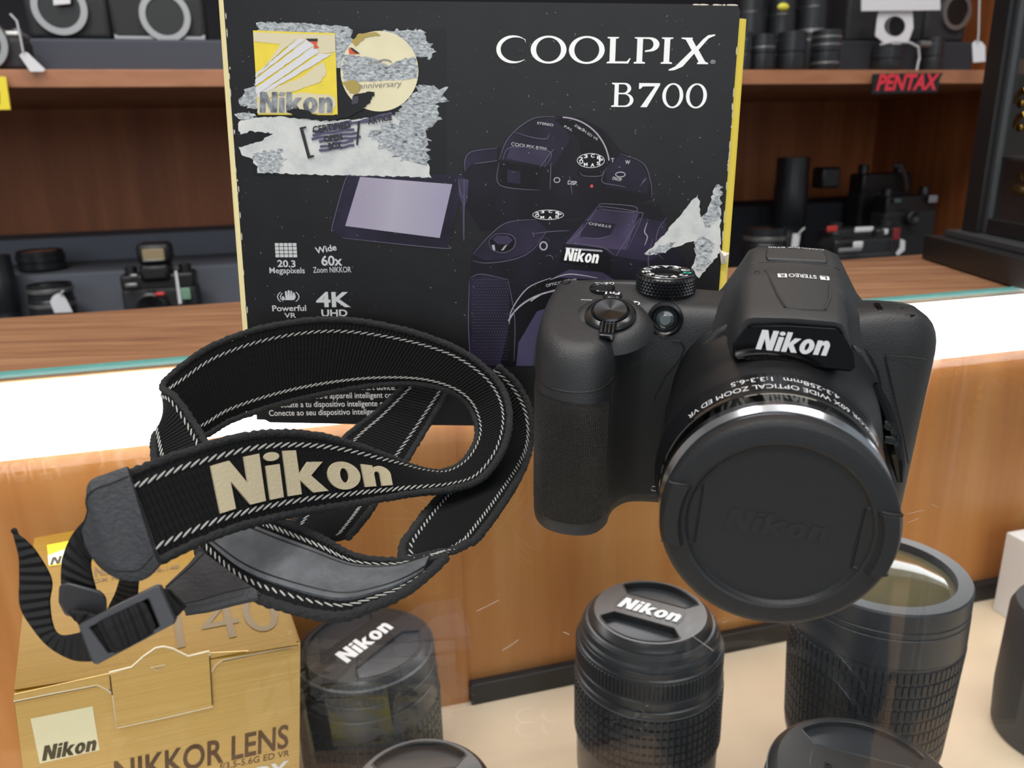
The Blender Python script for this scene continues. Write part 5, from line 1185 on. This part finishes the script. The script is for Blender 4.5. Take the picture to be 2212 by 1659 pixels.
# ================================================================== the wall cabinet's goods
RZ = math.atan2(.2543, .9671)
M_BB = mat('old_camera_black', '1a1b1d', .4, spec=.5); M_BL = mat('old_camera_leatherette', '232427', .7, bump=.4, bscale=1200)
M_BS = mat('old_camera_silver', '8c8c8c', .35, metal=.8); M_BD = mat('lens_throat_dark', '060607', .4)
M_BG = mat('old_lens_barrel', '202226', .38); M_BGL = mat('old_lens_glass', '2a2622', .05, coat=1)
M_TAGW = mat('price_tag_white', 'd4d4d8', .7); M_STR = mat('tag_string', 'b9babd', .7); M_RED = mat('red_paint', 'b8342e', .5)
SYM = Matrix.Rotation(math.pi/2, 4, 'X')         # lathe axis -> toward the viewer
def at(px, py, c): d, z = kc(px, py, c); return K(d, c, z)
def pxm(px, py, c): 
    P = at(px, py, c); return (P-EYEP).dot(FWD)/FPX         # metres per pixel there
def slr(label, x0, x1, ytop, c, zb, ring=None, rr=.03, hump=True, silver=False, lensd=0., group=None, name='film_camera', dark=False, trim=False):
    """boxy film camera facing the viewer between pixel columns x0..x1, standing on height zb"""
    d0, zt = kc(x0, ytop, c); d1, _ = kc(x1, ytop, c); W = d1-d0; H = zt-zb; D = .04
    root = thing(name, label, 'camera', T(K((d0+d1)/2, c, zb), RZ), group)
    g = G(); g.box((0, D/2, H*.42), (W, D, H*.84)); build('body', g, M_BL, root, local=True, bevel=min(.006, W*.1), seg=3)
    g = G(); g.box((0, D/2, H*.9), (W*.98, D*.92, H*.2)); build('top_plate', g, M_BS if silver else M_BB, root, local=True, bevel=.004, seg=3)
    if trim: g = G(); g.box((0, D/2, .0035), (W*.97, D*.98, .006)); build('base_plate', g, M_BS, root, local=True, bevel=.001)
    if hump:
        hx = 0 if ring is None else kc(ring[0], ring[1], c)[0]-(d0+d1)/2
        g = G(); g.loft([[Vector((hx+x*W*.2, y, H*.9)) for x, y in ((-1,.002),(1,.002),(1,D*.8),(-1,D*.8))], [Vector((hx+x*W*.1, y, H*1.22)) for x, y in ((-1,.006),(1,.006),(1,D*.7),(-1,D*.7))]]); build('prism_housing', g, M_BS if silver else M_BB, root, local=True, bevel=.003)
    for sx in (-.36, .36):
        g = G(); g.lathe([(W*.085, H*.98), (W*.085, H*1.07), (W*.075, H*1.08), (.0001, H*1.08)], 24, Matrix.Translation((sx*W, D*.5, 0)), cap0=True); build('dial', g, M_BS if silver else M_BB, root, local=True)
    if ring:
        dx, rz = kc(*ring, c); M_ = Matrix.Translation((dx-(d0+d1)/2, 0, rz-zb)) @ SYM
        g = G(); g.lathe([(rr*.74, -.002), (rr*.74, .006), (rr*.98, .006), (rr, .004), (rr*1.02, -.002)], 56, M_); build('lens_mount', g, M_BS, root, 'bare metal lens mount', local=True)
        g = G(); g.lathe([(rr*.76, .004), (rr*.7, .0015), (rr*.55, .001), (.0001, .0008)], 40, M_, cap0=True); build('mirror_box', g, M_BD, root, local=True)
    return root
def cyl_lens(label, px, w, ytop, c, zb, tilt=0, bands=(), group=None, name='used_lens', ring=True, top='hollow'):
    d, zt = kc(px, ytop, c); r = pxm(px, ytop, c)*w/2; H = zt-zb
    root = thing(name, label, 'lens', T(K(d, c+r, zb)), group)
    g = G(); g.lathe([(r*.9, 0), (r*.95, H*.08), (r, H*.15), (r, H*.42), (r*.95, H*.44), (r*.95, H*.5), (r*1.02, H*.52), (r*1.02, H*.8), (r*.97, H*.82), (r*.97, H), (r*.85, H)], 40, None, cap0=True); build('barrel', g, M_BG, root, local=True, sharp=25)
    g = G(); g.lathe([(r*.86, H-.001), (r*.8, H-.006), (.0001, H-.004)], 36, None, cap0=True); build('front_element', g, M_BGL, root, local=True)
    for b in bands:
        g = G(); g.lathe([(r*1.0, H*b), (r*1.04, H*(b+.01)), (r*1.04, H*(b+.05)), (r*1.0, H*(b+.06))], 40); build('bright_band', g, M_BS, root, local=True)
    return root
def price_tag(label, pts, c, string=None, group='price tags tied to the used gear'):
    P = [at(x, y, c) for x, y in pts]; ctr_ = sum(P, Vector())/len(P)
    root = thing('price_tag', label, 'tag', T(ctr_, RZ), group)
    g = G(); g.loft([[p-NN*.0004 for p in P], [p+NN*.0004 for p in P]]); build('tag_card', g, M_TAGW, root, smooth=False)
    if string: g = G(); g.tube([at(x, y, c-.002) for x, y in string], .0011, 6); build('string', g, M_STR, root)
    return root
# ---- upper shelf, left
slr('worn black camera body at the front edge of the upper shelf, far left', -95, 42, 62, .965, z1, (-40, 95), .026, hump=False, silver=True)
slr('black film camera with empty lens mount, left one on the slate riser', 40, 222, -36, 1.03, ZU1, (131, 18), .0285)
slr('dark grey film camera with empty lens mount and silver base, beside the black box', 224, 432, -36, 1.03, ZU1, (358, 36), .0275, trim=True)
price_tag('small white tag hanging from the worn camera at the upper left shelf edge', [(42,120),(50,111),(60,114),(98,150),(94,155),(66,155)], .945, [(22,30),(36,45),(44,80),(50,112)])
price_tag('white tag standing inside the left camera mount on the slate riser', [(112,-30),(150,-30),(152,8),(116,11)], 1.018)
g = G(); g.ell(at(281, 50, 1.02), DD*.006, Vector((0, 0, .006)), NN*.005, 14, 8)
# ---- upper shelf, right
for i, (px, w, yt, b) in enumerate(((1618, 34, 68, ()), (1664, 58, 72, (.62,)), (1730, 62, 66, ()), (1807, 62, 62, (.18, .62, .8)))):
    cyl_lens(['small black lens on the upper shelf touching the black box', 'second small black lens from the black box on the upper shelf', 'third small black lens from the black box on the upper shelf', 'small lens with three silver bands on the upper shelf'][i], px, w, yt, .962, z1, bands=b, group='small lenses on the upper shelf')
for i, (px, w, yt) in enumerate(((1640, 70, -10), (1708, 60, -4), (1778, 66, -25))):
    cyl_lens(['taller lens in the second row nearest the black box', 'lens marked with a yellow dot in the second row', 'taller lens in the second row behind the silver banded lens'][i], px, w, yt, 1.035, z1, bands=(.5,) if i == 2 else (), group='lenses in the second row of the upper shelf')
g = G(); q = at(1692, 15, 1.024); g.ell(q, DD*.009, Vector((0, 0, .005)), NN*.004, 16, 8); tag(build('yellow_lid', g, mat('yellow_sticker', 'd6cf48', .5), None), 'small yellow lid among the second row of lenses', 'lid')
slr('black camera wearing a white paper apron on the upper shelf, right', 1842, 2012, -70, 1.075, ZU2, (1932, 57), .02)
slr('black camera with silver lens mount at the right end of the upper shelf', 2014, 2104, -60, 1.07, ZU2, (2062, 26), .0265, hump=False)
g = G(); fn = lambda u, v, w: at(u, v, 1.035) - NN*w
put = [[(1906,-20),(1968,-20),(1972,60),(1962,88),(1940,97),(1908,92),(1890,78),(1894,40)], [(1932+23*math.cos(t*.21), 57+22*math.sin(t*.21)) for t in range(30)]]
o = put2d(fill(put), fn, 'paper_apron', M_TAGW, None, thick=.001); tag(o, 'white paper apron with round hole on the right-hand camera', 'paper')
g = G(); g.loft([[at(x, y, 1.03)-NN*w for x, y in ((1860,-5),(2030,-5),(2030,22),(1860,24))] for w in (0, .001)]); tag(build('paper_strip', g, M_TAGW, None, smooth=False), 'white paper strip across the top of the right-hand camera', 'paper')
cyl_lens('small lens with grey string loop at the front of the upper shelf, right', 1940, 66, 95, .962, z1, name='small_lens')
g = G(); g.tube([at(x, y, .953) for x, y in ((1902,96),(1930,90),(1965,92),(1984,102),(1986,125),(1980,152))], .0016, 6); tag(build('string_loop', g, M_STR, None), 'grey string loop over the small lens', 'string')
g = G(); g.tube([at(x, y, .956) for x, y in ((1985,94),(2008,95))], .004, 10); tag(build('silver_pin', g, M_BS, None), 'short silver pin beside the small lens', 'pin')
cyl_lens('short dark lens behind the small lens at right', 2035, 42, 78, 1.02, z1, name='small_lens')
price_tag('white tag on a long string against the cabinet side', [(2100,95),(2106,88),(2120,90),(2128,100),(2128,133),(2102,135)], .93, [(2116,-20),(2114,70),(2112,90)])
# ---- signs on the shelf edge
pe = onc(240, 168, CF)
SFr = Frame(K(0, CF-.006, z0), DD, Vector((0, 0, 1)))
o = shape_px(SFr, [[(1884,160),(2034,158),(2026,172),(2022,199),(1880,203),(1882,180)]], 'shelf_sign', mat('sign_black', '101012', .5), None, 0, thick=.003); tag(o, 'small sign with red lettering on the right-hand shelf edge', 'sign')
WM[o] = Matrix.Identity(4)
text_px(SFr, 'PENTAX', (1888,195), (2022,193), 32, 'sign_lettering', mat('sign_red', 'd83040', .35), o, .0036, .035, .22, label='red lettering')
o = shape_px(SFr, [[(-60,163),(14,166),(24,237),(-60,238)]], 'shelf_sign', mat('sign_yellow', 'e8d430', .5), None, 0, thick=.002); tag(o, 'yellow card sign on the shelf edge at the left picture border', 'sign')
WM[o] = Matrix.Identity(4)
shape_px(SFr, [[(-30,195),(-4,193),(1,200),(1,226),(-3,226),(-4,204),(-30,206)]], 'sign_lettering', mat('sign_brown', '5a2c18', .5), o, .0026)
# ---- lower shelf, left
cyl_lens('lens standing on its hood at the lower left, rear one', 70, 96, 546, 1.12, ZL2, name='used_lens')
lo = cyl_lens('lens with pale rim ring and price tag at the lower left', 92, 92, 620, 1.02, LZ, bands=(.9, .72))
price_tag('white price tag with faint writing on the lower left lens', [(108,652),(114,640),(124,634),(136,637),(144,648),(157,674),(118,676)], .975, [(137,628),(130,636)])
sc = slr('black camera with raised flash on the lower shelf, left', 254, 420, 597, 1.03, LZ, None, hump=False, name='flash_camera')
def cp(nm, px, py, w, h, dpt, mt, c=1.025, par=sc, ctr=True, bev=.002, label=None):
    q = at(px, py, c); k = pxm(px, py, c); g = G(); g.box(q+NN*dpt/2, (w*k, dpt, h*k), Matrix.Rotation(RZ, 3, 'Z')); return build(nm, g, mt, par, label, bevel=bev, seg=2)
cp('prism_housing', 333, 590, 62, 40, .04, M_BB, bev=.006)
fl = cp('flash_head', 331, 549, 70, 46, .03, M_BB, bev=.006, label='raised flash head'); cp('flash_window', 331, 551, 44, 26, .004, mat('flash_window', '9a8a6c', .25), 1.0225, bev=.001); cp('flash_rim', 331, 563, 42, 4, .004, M_BS, 1.0215, bev=.0005)
q = at(333, 658, 1.02); g = G(); g.lathe([(.018, 0), (.018, .02), (.015, .022), (.0001, .015)], 36, Matrix.Translation(q) @ Matrix.Rotation(RZ, 4, 'Z') @ SYM, cap0=True); build('lens', g, M_BB, sc)
cp('red_ring', 345, 636, 20, 9, .004, M_RED, .996); cp('camera_badge', 283, 617, 26, 10, .003, M_BS, 1.0235); cp('dial', 288, 597, 18, 10, .012, M_BS, 1.03)
cp('green_label', 401, 635, 19, 25, .002, mat('green_label', '7fa890', .6), 1.0235); 
price_tag('thin white tag string over the flash camera', [(377,586),(382,584),(393,655),(386,657)], 1.005)
g = G(); g.box(at(403, 572, 1.08), (.010, .01, .012), Matrix.Rotation(RZ, 3, 'Z') @ Matrix.Rotation(.5, 3, 'Y')); 
cyl_lens('dark lens cut by the left picture border on the lower shelf', -22, 60, 556, 1.05, LZ)
# ---- lower shelf, right
tl = cyl_lens('tall dark telephoto lens on the lower shelf behind the bridge camera', 1736, 72, 340, 1.12, LZ, name='telephoto_lens')
cp('tripod_foot', 1797, 384, 46, 44, .03, M_BB, 1.13, tl, bev=.004)
s2 = slr('black camera with looped strap on the lower shelf at right', 1866, 1975, 376, 1.15, LZ, None, hump=False, name='film_camera')
g = G(); g.tube([at(x, y, 1.14) for x, y in ((1930,356),(1948,362),(1956,385),(1958,412))], .003, 8); build('strap', g, mat('grey_strap', '4a4040', .7), s2)
s3 = slr('black compact camera with pale corner label at the lower shelf right end', 1918, 2030, 425, 1.08, LZ, None, hump=False, name='compact_camera')
cp('corner_label', 2017, 430, 22, 16, .003, mat('grey_label', '8a8a90', .5), 1.072, s3); cp('viewfinder', 1941, 434, 18, 9, .003, mat('teal_window', '49625f', .2), 1.072, s3); 
q = at(1968, 470, 1.07); g = G(); g.lathe([(.012, 0), (.012, .006), (.009, .008), (.0001, .004)], 30, Matrix.Translation(q) @ Matrix.Rotation(RZ, 4, 'Z') @ SYM, cap0=True); build('lens', g, M_BG, s3)
s4 = slr('black compact camera with red and white stickers in front at lower right', 1800, 1952, 497, 1.0, LZ, None, hump=False, name='compact_camera')
cp('white_sticker', 1868, 496, 46, 11, .003, M_TAGW, .99, s4); cp('white_sticker', 1912, 501, 18, 12, .003, M_TAGW, .99, s4); cp('red_sticker', 1799, 495, 26, 13, .003, M_RED, .99, s4); cp('red_corner', 1938, 506, 18, 26, .003, mat('dark_red', '7a1c20', .5), .99, s4)
s5 = slr('low black camera with pale sticker nearest the ledge at lower right', 1806, 1935, 520, .9, LZ, None, hump=False, name='compact_camera')
cp('white_sticker', 1855, 529, 24, 14, .003, M_TAGW, .89, s5); cp('silver_strip', 1838, 540, 58, 9, .003, mat('dull_grey', '7c7d80', .4), .89, s5)
lr2 = cyl_lens('wide lens with grey rim beside the black box at lower right', 1680, 92, 495, 1.0, LZ, bands=(.84,), name='used_lens')
price_tag('white tag hanging on the wide lens behind the bridge camera', [(1713,505),(1729,504),(1724,535),(1709,534)], .955, [(1738,492),(1726,504)])
price_tag('curled white tag beside the black plinth at lower right', [(1945,516),(1955,520),(1954,540),(1940,552),(1935,548),(1944,535)], .89)
# ---- black framed glass case on the ledge
P1 = onz(1986, 556); P2 = onz(2230, 634); u = (P2-P1).normalized(); P2 = P1 + u*min((P2-P1).length, .2)
P1 = P1 + u*.004
nrm = Vector((-u.y, u.x, 0)); 
if nrm.x < 0: nrm = -nrm
M_FRM = mat('case_frame_black', '1b1c1e', .42); M_FRM2 = mat('case_frame_grey', '3a3d40', .35)
Lc = (P2-P1).length
cs_ = thing('glass_case', 'tall black framed glass case on the wooden ledge at right', 'case', Matrix.Translation((P1+P2)/2+Vector((.08, .02, 0))))
CFm = Frame(P1, u, nrm)     # X along the side face toward the viewer, Y into the case, N = X x Y
sgn = 1 if CFm.N.z > 0 else -1
def cbox(nm, a0, a1, b0, b1, z_0, z_1, mt, label=None, bev=.001):
    g = G(); vs = [P1 + u*a + nrm*b + Vector((0, 0, z)) for z in (z_0, z_1) for a, b in ((a0,b0),(a1,b0),(a1,b1),(a0,b1))]
    g.add(vs, [(0,3,2,1),(4,5,6,7),(0,1,5,4),(1,2,6,5),(2,3,7,6),(3,0,4,7)]); return build(nm, g, mt, cs_, label, bevel=bev)
cbox('plinth', 0, Lc, 0, .2, .0, .021, M_FRM)
pq = CFm.uv(2066, 506); 
b0 = .026; 
cbox('plinth_step', .012, Lc, .012, .19, .021, .027, M_FRM2)
cbox('post', .020, .046, b0-.004, b0+.008, .027, .5, M_FRM, 'black corner post')
cbox('post', .0465, .053, b0, b0+.005, .027, .5, M_FRM2, 'grey inner post')
cbox('rail', .0535, Lc, b0, b0+.009, .027, .04, M_FRM)
cbox('glass_pane', .0535, Lc, b0+.003, b0+.0045, .04, .5, M_GLASS, bev=0)
cbox('back_wall', .03, Lc, .16, .168, .027, .5, mat('case_inside_dark', '1d1e20', .6))
cbox('end_wall', .003, .006, b0+.009, .16, .027, .5, mat('case_inside_dark', '1d1e20', .6))
cbox('case_shelf', .007, Lc, b0+.014, .158, .085, .089, M_FRM2)
M_BRASS = mat('aged_brass', 'b08a42', .3, metal=1)
def trinket(label, px, py, s, shape):
    d = ray(px, py); bb = b0+.022; q = EYEP + d*(((P1+nrm*bb)-EYEP).dot(nrm)/d.dot(nrm))
    root = thing('brass_ornament', label, 'ornament', Matrix.Translation(q), 'brass ornaments in the glass case'); g = G()
    if shape == 0:
        g.tube([q+u*(s*a)+Vector((0, 0, s*b)) for a, b in ((-.9,-.5),(-.6,.2),(-.1,.6),(.5,.7),(1,.3),(1.2,.8))], [s*.16, s*.26, s*.3, s*.26, s*.2, s*.12], 10)
        build('curved_horn', g, M_BRASS, root)
        g = G(); g.ell(q+u*(s*.2)+Vector((0, 0, -s*.5)), u*s*.5, nrm*s*.3, Vector((0, 0, s*.45)), 14, 8); build('foot', g, M_BRASS, root)
    else:
        g.tube([q+u*(s*a)+Vector((0, 0, s*b)) for a, b in ((-1,-.3),(-.3,.6),(.1,.8),(.5,.2),(.8,.5))], s*.09, 8); build('bent_wire', g, M_BRASS, root)
        g = G()
        g.ell(q+u*(s*.0)+Vector((0, 0, -s*.55)), u*s*1.1, nrm*s*.4, Vector((0, 0, s*.5)), 18, 10); build('ridged_base', g, mat('dark_brass', '6a5430', .4, metal=.8), root)
trinket('upper brass ornament in the black framed glass case', 2204, 212, .0085, 0)
trinket('second brass ornament in the black framed glass case', 2202, 264, .0085, 0)
trinket('low brass ornament on the glass case shelf', 2202, 396, .0100, 1)

# maker's sign high on the cabinet, above the picture; it is seen mirrored in the counter glass
def mir(px, py, c):
    P = onz(px, py, 0); d = ray(px, py); d = Vector((d.x, d.y, -d.z)); return P + d*((c-P.dot(NN))/d.dot(NN))
CS = 1.28
Ps = [mir(-60, 1028, CS), mir(140, 1003, CS)]; hs_ = (mir(70, 985, CS)-mir(70, 1016, CS)).length
cl = (Ps[0]+Ps[1])/2
SG = Frame(K(0, CS, cl.z), DD, Vector((0, 0, 1)))
d0_, d1_ = Ps[0].dot(DD), Ps[1].dot(DD)
o = thing('cabinet_sign', 'pale lettered sign at the back of the upper shelf, mirrored faintly in the counter glass', 'sign', T(K((d0_+d1_)/2, CS, cl.z), RZ))
g = G(); g.kbox(d0_-.03, d1_+.03, CS+.001, CS+.008, cl.z-hs_*.9, cl.z+hs_*.9); build('sign_board', g, mat('sign_board_dark', '2a2624', .5), o)
put2d(font2d('MINOLTA', .01), lambda u, v, w: SG.p(d0_+u, v-hs_*.5, w), 'sign_lettering', mat('sign_pale', 'f2f2f2', .5), o, 'pale lettering', fit=(d1_-d0_, hs_/CAPH), w=.001)
